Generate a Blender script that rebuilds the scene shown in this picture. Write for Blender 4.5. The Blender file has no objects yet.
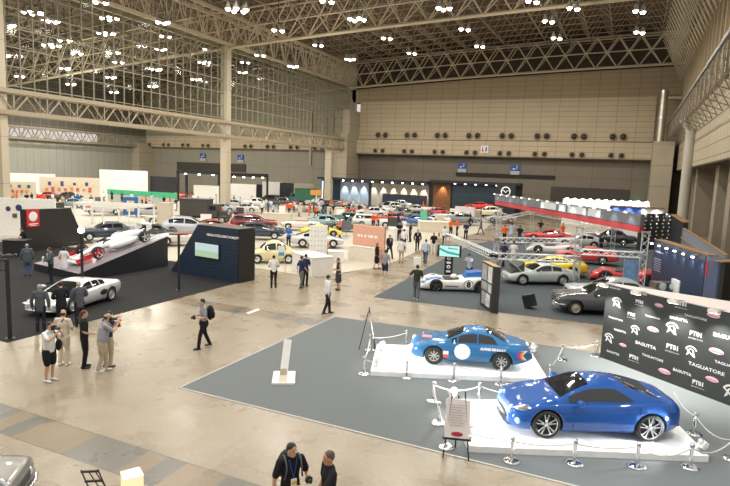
import bpy, bmesh, math, random
import numpy as np
from mathutils import Vector, Matrix, Euler
random.seed(7)
C = bpy.context.scene.collection
PI = math.pi
rad = math.radians
# ------------------------------------------------------------------ camera (28 mm class lens on the gallery, 6.2 m up)
F, HC, YAW, PITCH, ROLL, CX, CY = 568., 6.2, 24.7, 7.2, 2.1, 365., 243.
_y, _p, _r = rad(YAW), rad(PITCH), rad(ROLL)
FW = Vector((-math.sin(_y)*math.cos(_p), math.cos(_y)*math.cos(_p), -math.sin(_p)))
_rt = Vector((math.cos(_y), math.sin(_y), 0)); _up = _rt.cross(FW)
RT = _rt*math.cos(_r) + _up*math.sin(_r); UP = -_rt*math.sin(_r) + _up*math.cos(_r)
cam = bpy.data.objects.new('camera', bpy.data.cameras.new('camera')); C.objects.link(cam)
M3 = Matrix((RT, UP, -FW)).transposed()
cam.matrix_world = Matrix.Translation((0, 0, HC)) @ M3.to_4x4()
cam.data.sensor_width = 36; cam.data.lens = F/730*36
cam.data.clip_end = 400; cam.data.clip_start = .1
bpy.context.scene.camera = cam
def G(px, py, z=0.):
    """point of the hall at height z seen at a photo pixel"""
    d = FW*F + RT*(px-CX) + UP*(CY-py); t = (z-HC)/d.z
    return Vector((d.x*t, d.y*t, z))
def WY(px, py, y):
    d = FW*F + RT*(px-CX) + UP*(CY-py); t = y/d.y
    return Vector((d.x*t, y, d.z*t+HC))
def hd(px, a):  # a: 0 = towards image right, 90 = away from the gallery, 180 = left, 270 = towards it
    return a + YAW - math.degrees(math.atan((px-365)/568))
# ------------------------------------------------------------------ materials
MT = {}
def mat(name, col, rough=.6, metal=0., emit=0., spec=.5, coat=0., noise=None, alpha=1., bump=None):
    if name in MT: return MT[name]
    m = bpy.data.materials.new(name); m.use_nodes = True
    nt = m.node_tree; b = nt.nodes['Principled BSDF']
    c = (*col, 1)
    b.inputs['Base Color'].default_value = c
    b.inputs['Roughness'].default_value = rough; b.inputs['Metallic'].default_value = metal
    b.inputs['Specular IOR Level'].default_value = spec
    b.inputs['Coat Weight'].default_value = coat; b.inputs['Coat Roughness'].default_value = .025
    if emit:
        b.inputs['Emission Color'].default_value = c; b.inputs['Emission Strength'].default_value = emit
    if noise is None: noise = (6, .12)
    if noise:
        tc = nt.nodes.new('ShaderNodeTexCoord'); nz = nt.nodes.new('ShaderNodeTexNoise'); nz.inputs['Scale'].default_value = noise[0]; nz.inputs['Detail'].default_value = 4
        mr = nt.nodes.new('ShaderNodeMapRange'); mr.inputs['To Min'].default_value = 1-noise[1]; mr.inputs['To Max'].default_value = 1+noise[1]
        mx = nt.nodes.new('ShaderNodeVectorMath'); mx.operation = 'SCALE'; mx.inputs[0].default_value = col
        nt.links.new(tc.outputs['Object'], nz.inputs['Vector']); nt.links.new(nz.outputs['Fac'], mr.inputs['Value'])
        nt.links.new(mr.outputs['Result'], mx.inputs['Scale']); nt.links.new(mx.outputs['Vector'], b.inputs['Base Color'])
        if bump:
            bp = nt.nodes.new('ShaderNodeBump'); bp.inputs['Strength'].default_value = bump; nt.links.new(nz.outputs['Fac'], bp.inputs['Height']); nt.links.new(bp.outputs['Normal'], b.inputs['Normal'])
    MT[name] = m; return m
def glow(name, col, s):
    if name in MT: return MT[name]
    m = bpy.data.materials.new(name); m.use_nodes = True; nt = m.node_tree
    nt.nodes.remove(nt.nodes['Principled BSDF']); e = nt.nodes.new('ShaderNodeEmission')
    e.inputs[0].default_value = (*col, 1); e.inputs[1].default_value = s
    nt.links.new(e.outputs[0], nt.nodes['Material Output'].inputs[0]); MT[name] = m; return m
def grid_mat(name, col, line, su, sv, wu=.03, wv=.03, axes='XZ', rough=.7, noise=.06, du=0., dv=0., metal=0.):
    """panel grid in world metres: lines every su / sv"""
    m = bpy.data.materials.new(name); m.use_nodes = True; nt = m.node_tree; b = nt.nodes['Principled BSDF']
    tc = nt.nodes.new('ShaderNodeTexCoord'); sp = nt.nodes.new('ShaderNodeSeparateXYZ'); nt.links.new(tc.outputs['Object'], sp.inputs[0])
    def line_of(ax, s, w, d):
        a = nt.nodes.new('ShaderNodeMath'); a.operation = 'ADD'; a.inputs[1].default_value = d+1000*s; nt.links.new(sp.outputs[ax], a.inputs[0])
        q = nt.nodes.new('ShaderNodeMath'); q.operation = 'MODULO'; q.inputs[1].default_value = s; nt.links.new(a.outputs[0], q.inputs[0])
        k = nt.nodes.new('ShaderNodeMath'); k.operation = 'LESS_THAN'; k.inputs[1].default_value = w; nt.links.new(q.outputs[0], k.inputs[0]); return k
    k1 = line_of(axes[0], su, wu, du); k2 = line_of(axes[1], sv, wv, dv)
    mx = nt.nodes.new('ShaderNodeMath'); mx.operation = 'MAXIMUM'; nt.links.new(k1.outputs[0], mx.inputs[0]); nt.links.new(k2.outputs[0], mx.inputs[1])
    nz = nt.nodes.new('ShaderNodeTexNoise'); nz.inputs['Scale'].default_value = .35; nz.inputs['Detail'].default_value = 6; nt.links.new(tc.outputs['Object'], nz.inputs['Vector'])
    mr = nt.nodes.new('ShaderNodeMapRange'); mr.inputs['To Min'].default_value = 1-noise*3; mr.inputs['To Max'].default_value = 1+noise*3; nt.links.new(nz.outputs['Fac'], mr.inputs['Value'])
    sc = nt.nodes.new('ShaderNodeVectorMath'); sc.operation = 'SCALE'; sc.inputs[0].default_value = col; nt.links.new(mr.outputs[0], sc.inputs['Scale'])
    mm = nt.nodes.new('ShaderNodeMixRGB'); mm.inputs[2].default_value = (*line, 1); nt.links.new(mx.outputs[0], mm.inputs[0]); nt.links.new(sc.outputs[0], mm.inputs[1])
    nt.links.new(mm.outputs[0], b.inputs['Base Color']); b.inputs['Roughness'].default_value = rough; b.inputs['Metallic'].default_value = metal
    MT[name] = m; return m
def glass_mat(name, tint=(.8, .88, .88), mixf=.12):
    m = bpy.data.materials.new(name); m.use_nodes = True; nt = m.node_tree
    nt.nodes.remove(nt.nodes['Principled BSDF'])
    t = nt.nodes.new('ShaderNodeBsdfTransparent'); t.inputs[0].default_value = (*tint, 1)
    g = nt.nodes.new('ShaderNodeBsdfGlossy'); g.inputs['Roughness'].default_value = .05
    mx = nt.nodes.new('ShaderNodeMixShader'); mx.inputs[0].default_value = mixf
    nt.links.new(t.outputs[0], mx.inputs[1]); nt.links.new(g.outputs[0], mx.inputs[2]); nt.links.new(mx.outputs[0], nt.nodes['Material Output'].inputs[0])
    MT[name] = m; return m
def paint(name, col, metal=.35, rough=.28, coat=1.): return mat(name, col, rough, metal, coat=coat, noise=(90, .05))
white = mat('white_laminate', (.86, .86, .84), .45); black = mat('black_matte', (.012, .012, .014), .6)
darkgrey = mat('dark_grey', (.05, .05, .055), .6); chrome = mat('chrome', (.8, .8, .82), .12, 1.); steel = mat('brushed_steel', (.55, .56, .58), .3, 1.)
rubber = mat('tyre_rubber', (.018, .018, .018), .75); carglass = mat('car_glass', (.012, .015, .018), .06, 0., coat=1.)
alum = mat('truss_aluminium', (.75, .77, .78), .35, .5); skin = mat('skin', (.55, .33, .22), .55); hairm = mat('black_hair', (.015, .012, .01), .5)
concrete = mat('grey_concrete', (.25, .225, .19), .85, noise=(.5, .2)); steelpaint = mat('painted_roof_steel', (.56, .48, .35), .5)
lampglow = glow('lamp_glow', (1, .96, .86), 16.); tail = mat('tail_lamp_red', (.5, .01, .01), .2, coat=1.); lens = mat('headlamp_lens', (.75, .78, .8), .1, .3, coat=1.)
amber = mat('amber_lamp', (.9, .3, .02), .3)
# ------------------------------------------------------------------ mesh builder
class MB:
    def __init__(s): s.v = []; s.f = []; s.m = []; s.sm = []
    def add(s, vs, fs, mi=0, smooth=False):
        o = len(s.v); s.v += [tuple(v) for v in vs]; s.f += [tuple(i+o for i in f) for f in fs]; s.m += [mi]*len(fs); s.sm += [smooth]*len(fs); return s
    def box(s, c, d, rz=0., mi=0, R=None):
        x, y, z = (k/2 for k in d)
        vs = [Vector((a*x, b*y, e*z)) for e in (-1, 1) for b in (-1, 1) for a in (-1, 1)]
        M = R if R is not None else Matrix.Rotation(rz, 3, 'Z'); c = Vector(c)
        return s.add([M@v+c for v in vs], [(0, 2, 3, 1), (4, 5, 7, 6), (0, 1, 5, 4), (2, 6, 7, 3), (0, 4, 6, 2), (1, 3, 7, 5)], mi)
    def tube(s, a, b, r, r2=None, n=6, mi=0, smooth=True, caps=True):
        a, b = Vector(a), Vector(b); d = (b-a)
        if d.length < 1e-6: return s
        q = d.to_track_quat('Z', 'Y').to_matrix(); r2 = r if r2 is None else r2
        vs = []
        for p, k in ((a, r), (b, r2)):
            for i in range(n):
                t = 2*PI*i/n; vs.append(p + q@Vector((math.cos(t)*k, math.sin(t)*k, 0)))
        fs = [(i, (i+1) % n, n+(i+1) % n, n+i) for i in range(n)]
        s.add(vs, fs, mi, smooth and n > 5)
        if caps: s.add(vs, [tuple(range(n-1, -1, -1)), tuple(range(n, 2*n))], mi)
        return s
    def beam(s, a, b, w, mi=0):  # square bar, no caps, cheap
        return s.tube(a, b, w*.7, n=4, mi=mi, smooth=False, caps=False)
    def lathe(s, prof, c=(0, 0, 0), n=16, mi=0, axis='Z', smooth=True):
        vs = []; k = len(prof)
        for i in range(n):
            t = 2*PI*i/n
            for (r, z) in prof:
                p = (r*math.cos(t), r*math.sin(t), z)
                if axis == 'Y': p = (p[0], p[2], p[1])
                if axis == 'X': p = (p[2], p[0], p[1])
                vs.append(Vector(p)+Vector(c))
        fs = [(i*k+j, ((i+1) % n)*k+j, ((i+1) % n)*k+j+1, i*k+j+1) for i in range(n) for j in range(k-1)]
        return s.add(vs, fs, mi, smooth)
    def ball(s, c, r, n=10, mi=0):
        rx, ry, rz = (r, r, r) if not hasattr(r, '__len__') else r
        vs = []; h = n//2+1
        for j in range(h+1):
            ph = PI*j/h
            for i in range(n):
                t = 2*PI*i/n; vs.append((c[0]+rx*math.sin(ph)*math.cos(t), c[1]+ry*math.sin(ph)*math.sin(t), c[2]+rz*math.cos(ph)))
        fs = [(j*n+i, (j+1)*n+i, (j+1)*n+(i+1) % n, j*n+(i+1) % n) for j in range(h) for i in range(n)]
        return s.add(vs, fs, mi, True)
    def prism(s, poly, a0, a1, axis='Z', mi=0):
        """polygon extruded along an axis"""
        def pt(p, a): return {'Z': (p[0], p[1], a), 'Y': (p[0], a, p[1]), 'X': (a, p[0], p[1])}[axis]
        n = len(poly); vs = [pt(p, a0) for p in poly]+[pt(p, a1) for p in poly]
        fs = [tuple(range(n-1, -1, -1)), tuple(range(n, 2*n))]+[(i, (i+1) % n, n+(i+1) % n, n+i) for i in range(n)]
        return s.add(vs, fs, mi)
    def mesh(s, name, mats):
        me = bpy.data.meshes.new(name); me.from_pydata(s.v, [], s.f)
        for m in (mats if isinstance(mats, (list, tuple)) else [mats]): me.materials.append(m)
        me.polygons.foreach_set('material_index', s.m); me.polygons.foreach_set('use_smooth', s.sm); me.update(); return me
    def obj(s, name, mats, parent=None, fix=True):
        me = s.mesh(name, mats)
        if fix:
            bm = bmesh.new(); bm.from_mesh(me); bmesh.ops.recalc_face_normals(bm, faces=bm.faces); bm.to_mesh(me); bm.free()
        return link(name, me, parent)
def link(name, me, parent=None):
    o = bpy.data.objects.new(name, me); C.objects.link(o)
    if parent is not None: o.parent = parent
    return o
def tag(o, label, cat, group=None, kind=None):
    o['label'] = label; o['category'] = cat
    if group: o['group'] = group
    if kind: o['kind'] = kind
    return o
def empty(name, loc=(0, 0, 0), rz=0.):
    o = bpy.data.objects.new(name, None); C.objects.link(o); o.location = loc; o.rotation_euler = (0, 0, rz); o.empty_display_size = .2; return o
def thing(name, label, cat, loc=(0, 0, 0), rz=0., group=None): return tag(empty(name, loc, rz), label, cat, group)
def struct(name, mb, m, label=None, fix=True):
    o = mb.obj(name, m, fix=fix); o['kind'] = 'structure'
    if label: o['label'] = label
    return o
KIDS = {}
def copy_tree(o, parent=None):
    c = o.copy(); C.objects.link(c)
    if parent is not None: c.parent = parent; c.matrix_parent_inverse = Matrix()
    for ch in [x for x in o.children]: copy_tree(ch, c)
    return c
def text_mesh(txt, size, mb, M, mi=0, bold=.0, sx=1.):
    cu = bpy.data.curves.new('t', 'FONT'); cu.body = txt; cu.size = size; cu.align_x = 'CENTER'; cu.align_y = 'CENTER'; cu.offset = bold; cu.resolution_u = 2
    o = bpy.data.objects.new('t', cu); C.objects.link(o)
    me = o.to_mesh(); vs = [M@Vector((v.co.x*sx, v.co.y, 0)) for v in me.vertices]; mb.add(vs, [tuple(p.vertices) for p in me.polygons], mi)
    o.to_mesh_clear(); bpy.data.objects.remove(o); bpy.data.curves.remove(cu)
def frame_on(o, u, v):  # 4x4 placing local xy on a plane with origin o, axes u (right), v (up)
    u = Vector(u).normalized(); v = Vector(v).normalized(); n = u.cross(v)
    M = Matrix((u, v, n)).transposed().to_4x4(); M.translation = Vector(o); return M
def evald(o):
    dg = bpy.context.evaluated_depsgraph_get(); e = o.evaluated_get(dg); return bpy.data.meshes.new_from_object(e)
# ================================================================== THE HALL
XL, XR, YB, XF = -49., 6., 100., -103.
def zb(x):
    u = 5-x; return 23.45-.0166*u-.00041*u*u
# floor: pale concrete with dark tiled service strips every 11.5 m and thin joint lines
def floor_mat():
    m = bpy.data.materials.new('polished_concrete_floor'); m.use_nodes = True; nt = m.node_tree; b = nt.nodes['Principled BSDF']
    N = nt.nodes.new; L = nt.links.new
    tc = N('ShaderNodeTexCoord'); sp = N('ShaderNodeSeparateXYZ'); L(tc.outputs['Object'], sp.inputs[0])
    def mth(op, a, v2=None):
        n = N('ShaderNodeMath'); n.operation = op
        for i, q in enumerate((a, v2)):
            if q is None: continue
            if isinstance(q, (int, float)): n.inputs[i].default_value = q
            else: L(q, n.inputs[i])
        return n.outputs[0]
    X, Y = sp.outputs[0], sp.outputs[1]
    fy = mth('MODULO', mth('ADD', Y, 11.5*40-7.7), 11.5)
    strip = mth('LESS_THAN', fy, 1.)
    edge = mth('MULTIPLY', mth('LESS_THAN', fy, 1.03), mth('SUBTRACT', 1., mth('MULTIPLY', mth('GREATER_THAN', fy, .03), mth('LESS_THAN', fy, .99))))
    jx = mth('LESS_THAN', mth('MODULO', mth('ADD', X, 9.0*40+16.65), 9.), .14)
    seg = mth('FLOOR', mth('MULTIPLY', X, 1.9)); wn = N('ShaderNodeTexWhiteNoise'); wn.noise_dimensions = '2D'
    cb = N('ShaderNodeCombineXYZ'); L(seg, cb.inputs[0]); L(mth('FLOOR', mth('MULTIPLY', Y, .087)), cb.inputs[1]); L(cb.outputs[0], wn.inputs['Vector'])
    def noise(s, d, dist=0.):
        n = N('ShaderNodeTexNoise'); n.inputs['Scale'].default_value = s; n.inputs['Detail'].default_value = d; n.inputs['Distortion'].default_value = dist; L(tc.outputs['Object'], n.inputs['Vector']); return n.outputs['Fac']
    def ramp(f, pts):
        r = N('ShaderNodeValToRGB'); e = r.color_ramp.elements
        e[0].position, e[0].color = pts[0][0], (*pts[0][1], 1); e[1].position, e[1].color = pts[-1][0], (*pts[-1][1], 1)
        for p, c in pts[1:-1]:
            k = e.new(p); k.color = (*c, 1)
        L(f, r.inputs[0]); return r.outputs[0]
    base = ramp(noise(.8, 9, .5), [(.25, (.235, .19, .132)), (.5, (.285, .235, .168)), (.78, (.335, .285, .212))])
    sv = ramp(wn.outputs['Value'], [(.0, (.145, .135, .12)), (.45, (.125, .12, .105)), (.5, (.23, .17, .105)), (1., (.20, .15, .095))])
    def mix(f, a, c):
        n = N('ShaderNodeMixRGB')
        for i, q in enumerate((f, a, c)):
            if isinstance(q, tuple): n.inputs[i].default_value = (*q, 1)
            else: L(q, n.inputs[i])
        return n.outputs[0]
    c = mix(jx, base, (.27, .24, .2)); c = mix(strip, c, sv); c = mix(edge, c, (.12, .1, .08))
    spots = ramp(noise(2.3, 3), [(.0, (1, 1, 1)), (.70, (1, 1, 1)), (.80, (.80, .78, .74))])
    fine = ramp(noise(9, 6), [(.3, (.9, .9, .9)), (.7, (1.08, 1.08, 1.08))])
    def mul(a, c2):
        n = N('ShaderNodeVectorMath'); n.operation = 'MULTIPLY'; L(a, n.inputs[0]); L(c2, n.inputs[1]); return n.outputs[0]
    L(mul(mul(c, spots), fine), b.inputs['Base Color'])
    rr = N('ShaderNodeMapRange'); rr.inputs['To Min'].default_value = .16; rr.inputs['To Max'].default_value = .42; L(noise(.8, 5), rr.inputs['Value']); L(rr.outputs[0], b.inputs['Roughness'])
    bp = N('ShaderNodeBump'); bp.inputs['Strength'].default_value = .04; L(noise(14, 3), bp.inputs['Height']); L(bp.outputs['Normal'], b.inputs['Normal'])
    return m
struct('floor', MB().box((-60, 45, -.15), (150, 125, .3)), floor_mat())
# back wall: concrete below, cream panels above
conc_low = grid_mat('lower_concrete_wall', (.21, .18, .14), (.1, .085, .065), 5.8, 3.2, .06, .05, noise=.03)
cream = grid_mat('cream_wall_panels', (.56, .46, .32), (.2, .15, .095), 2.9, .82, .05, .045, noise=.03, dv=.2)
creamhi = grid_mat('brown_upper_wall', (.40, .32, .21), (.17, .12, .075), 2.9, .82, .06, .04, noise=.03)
struct('wall_back', MB().box((-20.5, YB+.3, 5.), (59, .6, 10)), conc_low)
struct('wall_back_left', MB().box((-84.5, YB+.3, 5.), (69, .6, 10)), grid_mat('grey_lower_wall', (.33, .31, .25), (.2, .18, .14), 5.8, 3.2, .06, .05, noise=.03))
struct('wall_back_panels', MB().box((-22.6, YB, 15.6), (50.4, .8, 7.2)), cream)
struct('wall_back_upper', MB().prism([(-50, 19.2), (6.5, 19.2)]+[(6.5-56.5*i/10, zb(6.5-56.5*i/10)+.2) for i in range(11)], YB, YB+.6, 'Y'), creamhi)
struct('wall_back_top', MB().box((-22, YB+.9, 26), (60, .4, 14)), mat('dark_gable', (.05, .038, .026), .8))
struct('wall_back_corner', MB().box((4.7, YB+.2, 14.6), (4.4, .5, 9.4)), creamhi)
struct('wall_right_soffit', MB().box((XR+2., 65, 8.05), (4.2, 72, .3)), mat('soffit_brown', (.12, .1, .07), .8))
struct('wall_back_service_box', MB().box((-22.7, YB-.75, 10.9), (51.2, 1.5, 2.75)), cream)
struct('wall_back_left_upper', MB().box((-84, YB+.3, 20), (70, .6, 20)), grid_mat('grey_wall_panels', (.42, .39, .30), (.15, .13, .1), 2.9, 1.6, .05, .04))
struct('wall_back_left_box', MB().box((-76.3, YB-.75, 11.2), (50.5, 1.5, 2.4)), cream)
trim = mat('dark_wall_trim', (.10, .085, .065), .7)
struct('trim_1', MB().box((-22.7, YB-1.52, 12.2), (51.2, .06, .08)).box((-22.7, YB-1.2, 9.42), (51.2, .8, .14)), trim)
# recess shade painted as a dark slot, and doorways, in the lower back wall
struct('painted_recess_shade', MB().box((-20, YB-.12, 6.3), (17, .3, .6)), mat('shadow_slot', (.03, .027, .022), .8))
struct('door_2', MB().box((-6, YB-.08, 3.6), (12, .3, 2.4)), mat('dark_shutter', (.07, .06, .05), .7))
struct('door_3', MB().box((-84, YB-.08, 5.9), (19, .3, 1.7)), mat('dark_shutter', (.07, .06, .05), .7))
# concrete piers on the back wall
pierm = grid_mat('pier_concrete', (.44, .38, .28), (.2, .17, .13), 10, 3.05, .03, .06, noise=.05, dv=.6)
struct('trim_2', MB().box((-49.6, 97, 4.5), (3.6, 5, 17)).box((-49.2, 97.3, 15.1), (2.9, 4.4, 4.4)), pierm)
struct('trim_3', MB().box((3.9, 96, 4.6), (2.7, 6, 14.8)), pierm)
struct('trim_4', MB().box((-104.5, 98, 5.3), (8., 5, 10.7)), pierm)
# left far partition of the next hall: grey shutter wall under the beam
shut = grid_mat('grey_green_shutter', (.36, .36, .31), (.17, .17, .145), 1.6, 30., .05, .02, axes='YZ', noise=.02)
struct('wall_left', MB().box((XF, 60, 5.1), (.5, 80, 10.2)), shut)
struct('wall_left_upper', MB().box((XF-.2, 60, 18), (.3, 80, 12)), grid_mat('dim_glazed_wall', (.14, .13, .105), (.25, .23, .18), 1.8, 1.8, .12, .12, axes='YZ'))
# right wall
ribm = grid_mat('ribbed_upper_wall', (.42, .34, .23), (.2, .15, .1), 1.7, 40, .12, .01, axes='YZ', noise=.05)
gridr = grid_mat('pale_grid_wall', (.42, .36, .25), (.14, .115, .08), 1.7, 1.05, .09, .07, axes='YZ')
mb = MB().box((XR+.3, 65, 20.), (.6, 72, 12))
for i in range(24): mb.box((XR-.12, 31+i*2.9, 20.), (.35, .5, 12))
struct('wall_right_upper', mb, ribm)
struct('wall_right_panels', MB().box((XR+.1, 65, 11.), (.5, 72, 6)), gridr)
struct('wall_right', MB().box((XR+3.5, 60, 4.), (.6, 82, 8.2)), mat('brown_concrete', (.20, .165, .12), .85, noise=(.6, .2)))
mb = MB()
for y in (36, 45, 53, 61, 79, 88): mb.box((XR+2.2, y, 4.), (2.2, 2.2, 8.))
struct('wall_right_piers', mb, mat('pier_brown', (.3, .25, .185), .85, noise=(.6, .2)))
struct('door_4', MB().box((XR+3.1, 57, 2.), (.2, 4, 4)).box((XR+3.1, 84, 2), (.2, 3.5, 4)), mat('glazed_door_dark', (.2, .24, .2), .2))
struct('trim_5', MB().box((XR+1.1, 49.4, 9.9), (2.4, 9, 3.8)), mat('brown_block', (.24, .2, .15), .8))
# column with bracket by the right wall
struct('column_right', MB().tube((XR-.5, 71.5, 0), (XR-.5, 71.5, 12), .55, n=14).tube((XR-.5, 71.5, 11.4), (XR-1.3, 70.3, 13), .18).tube((XR-.5, 71.5, 11.4), (XR-.9, 73.5, 13), .18).tube((XR-.5, 71.5, 11.4), (XR-1.6, 72, 13), .18), mat('column_paint', (.45, .42, .36), .6))
# catwalk truss on the right wall
mb = MB(); x0, x1, z0, z1 = XR-1.7, XR-.1, 11.7, 14.5
for (x, z) in ((x0, z1), (x1, z1), (x0, z0+.6), (x1, z0)): mb.beam((x, 30, z), (x, 99, z), .11)
for i in range(46):
    y = 30+i*1.5
    if i % 2: continue
    mb.beam((x0, y, z1), (x0, y+.75, z0+.6), .055); mb.beam((x0, y+.75, z0+.6), (x0, y+1.5, z1), .055)
    mb.beam((x0, y, z1), (x1, y+.4, z0), .055); mb.beam((x0, y, z0+.6), (x1, y, z0), .05); mb.beam((x0, y, z1), (x1, y, z1), .05)
struct('trim_6', mb, mat('catwalk_steel', (.2, .175, .13), .5), fix=False)
struct('trim_7', MB().box((XR-1.75, 64.5, 14.6), (.14, 69, .3)), mat('catwalk_rail', (.13, .13, .11), .5))
# duct stack on the right pier
o = thing('ventilation_duct', 'tall round silver duct stack on top of the concrete pier by the back wall', 'duct', (3.35, 95, 12))
MB().tube((0, 0, 0), (0, 0, 7.3), .55, n=16).obj('duct_pipe', mat('duct_metal', (.55, .5, .42), .35, .7), o)
MB().tube((0, 0, 7.0), (0, 0, 7.4), .62, n=16).obj('duct_collar', steel, o); MB().tube((0, 0, 3.4), (0, 0, 3.7), .6, n=16).obj('duct_collar', steel, o)
MB().tube((.5, 0, 6.4), (2.8, 0, 6.4), .4, n=12).tube((1.2, 0, 6.4), (1.35, 0, 6.4), .48, n=12).obj('branch_pipe', mat('duct_metal', (.55, .5, .42), .35, .7), o)
# columns along the open side of the hall
colm = grid_mat('column_concrete', (.50, .44, .33), (.3, .26, .2), 10, 4, .02, .05, noise=.04)
for i, (y, w, zt) in enumerate(((31.6, .8, 22.5), (61.4, 1.05, 21.6), (90.2, 1.2, 10.5))):
    struct('column_left_%d' % (i+1), MB().box((XL-.1, y, zt/2), (w, w*.8, zt)), colm)
# deep truss beam over the open side, with glazed grid above
def truss_y(name, X, y0, y1, za, zt, step, rc, rd, m, X2=None):
    mb = MB(); n = int((y1-y0)/step); X2 = X+1.4 if X2 is None else X2
    for x in (X, X2):
        mb.box((x, (y0+y1)/2, zt), (rc*2, y1-y0, rc*2.2)); mb.box((x, (y0+y1)/2, za), (rc*2, y1-y0, rc*2.2))
        for i in range(n):
            a = y0+i*step; mb.beam((x, a, za), (x, a+step/2, zt), rd); mb.beam((x, a+step/2, zt), (x, a+step, za), rd)
            mb.beam((x, a, za), (x, a, zt), rd*.8)
    for i in range(n):
        a = y0+i*step; mb.beam((X, a, zt), (X2, a+step/2, zt), rd*.7); mb.beam((X, a, za), (X2, a+step/2, za), rd*.7)
    return struct(name, mb, m, fix=False)
bsteel = mat('beam_steel', (.36, .30, .21), .5)
truss_y('beam_1', XL-.5, 20, 98, 10.1, 11.9, 3.1, .17, .12, bsteel, XL+.5)
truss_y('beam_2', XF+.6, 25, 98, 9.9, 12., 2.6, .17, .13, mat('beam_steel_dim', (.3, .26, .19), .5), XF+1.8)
truss_y('beam_3', XL-1.2, 20, 98, 21.7, 25.4, 3., .17, .12, steelpaint, XL+.8)
mb = MB()
for i in range(63):
    y = 21+i*1.25; mb.box((XL-.1, y, 16.9), (.10, .08, 9.8))
for k in range(6): mb.box((XL-.1, 59.5, 12.4+k*1.63), (.09, 77, .09))
struct('window_1', mb, mat('mullion_paint', (.27, .24, .185), .5), fix=False)
struct('window_1_glass', MB().box((XL-.16, 59.5, 16.9), (.02, 77, 9.8)), glass_mat('hall_glass', (.86, .88, .86), .01))
# main roof trusses, across the hall
def truss_x(name, Y, x0, x1, rc, rd, step=3., h=4.6, double=True, off=0.):
    mb = MB(); n = int((x1-x0)/step)
    X = [x0+(x1-x0)*i/n for i in range(n+1)]
    for i in range(n):
        a, b = X[i], X[i+1]; c = (a+b)/2
        mb.beam((a, Y, zb(a)+off), (b, Y, zb(b)+off), rc*1.5)
        mb.beam((a, Y, zb(a)+h+off), (b, Y, zb(b)+h+off), rc); mb.beam((a, Y, zb(a)+h/2+off), (b, Y, zb(b)+h/2+off), rd*1.1)
        for yy in ((0, .0), (0, 1.6)) if double else ((0, 0.),):
            Y2 = Y+yy[1]
            mb.beam((a, Y, zb(a)+off), (c, Y2, zb(c)+h/2+off), rd); mb.beam((c, Y2, zb(c)+h/2+off), (b, Y2, zb(b)+h+off), rd)
            mb.beam((b, Y, zb(b)+off), (c, Y2, zb(c)+h/2+off), rd); mb.beam((c, Y2, zb(c)+h/2+off), (a, Y2, zb(a)+h+off), rd)
        if double: mb.beam((a, Y+1.6, zb(a)+h+off), (b, Y+1.6, zb(b)+h+off), rc)
    return struct(name, mb, steelpaint, fix=False)
truss_x('beam_4', 61.4, XL, XR-.3, .2, .12)
truss_x('beam_5', 96.5, XL, XR-.3, .18, .12)
truss_x('beam_6', 34.0, XL, XR-.3, .2, .12, off=1.)
truss_x('beam_7', 61.4, XF, XL, .2, .12, off=.0)
truss_x('beam_8', 96.5, XF, XL, .18, .11)
truss_x('beam_9', 34.0, XF, XL, .2, .12, off=1.)
# secondary space frame under the roof deck
def space_frame(name, x0, x1, y0, y1, s, m):
    mb = MB(); nx = int((x1-x0)/s); ny = int((y1-y0)/s); r = .075 if s < 4 else .1
    lo = lambda x, y: (x, y, zb(x)+4.3); hi = lambda x, y: (x, y, zb(x)+6.4)
    for i in range(nx+1):
        x = x0+i*s; mb.beam(lo(x, y0), lo(x, y1), r*1.3)
        if i < nx: mb.beam(hi(x+s/2, y0), hi(x+s/2, y1), r)
    for j in range(ny+1):
        y = y0+j*s
        for i in range(nx):
            x = x0+i*s; mb.beam(lo(x, y), lo(x+s, y), r); 
            if j < ny:
                c = hi(x+s/2, y+s/2)
                mb.beam(lo(x, y), c, r); mb.beam(lo(x+s, y), c, r); mb.beam(lo(x, y+s), c, r); mb.beam(lo(x+s, y+s), c, r)
    return struct(name, mb, m, fix=False)
space_frame('ceiling_frame', XL, XR, 22, 100, 3.2, mat('roof_frame_steel', (.32, .26, .185), .6))
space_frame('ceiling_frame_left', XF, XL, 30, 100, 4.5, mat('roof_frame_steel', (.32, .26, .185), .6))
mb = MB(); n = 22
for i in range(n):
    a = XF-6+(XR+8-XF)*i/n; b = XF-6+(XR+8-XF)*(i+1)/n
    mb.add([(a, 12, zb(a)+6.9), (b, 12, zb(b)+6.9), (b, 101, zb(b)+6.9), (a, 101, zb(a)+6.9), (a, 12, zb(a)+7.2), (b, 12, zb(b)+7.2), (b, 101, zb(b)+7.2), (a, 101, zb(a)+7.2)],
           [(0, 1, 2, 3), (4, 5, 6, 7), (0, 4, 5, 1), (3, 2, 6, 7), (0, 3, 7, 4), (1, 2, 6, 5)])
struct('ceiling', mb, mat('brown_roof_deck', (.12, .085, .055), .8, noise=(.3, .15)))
# lattice strip where the right roof edge meets the wall (lighter, in the main truss paint)
mb = MB()
for i in range(30):
    y = 40+i*2; mb.beam((XR-.4, y, 21.5), (XR-3.4, y+1, zb(2)+4), .09); mb.beam((XR-3.4, y+1, zb(2)+4), (XR-.4, y+2, 21.5), .09)
struct('trim_8', mb, steelpaint, fix=False)
# lattice brace from the truss end down to the left pier
struct('trim_9', MB().beam((-49, 96.3, 21.8), (-47.6, 96.5, 17.4), .3).box((-53, 95, 17.2), (6, .3, .35)).box((-53, 95, 15), (.4, .4, 4.8)).box((-55.8, 95, 12), (.5, .5, 10)).box((-51.6, 95.4, 8.5), (.35, .35, 17)), bsteel)

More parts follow.
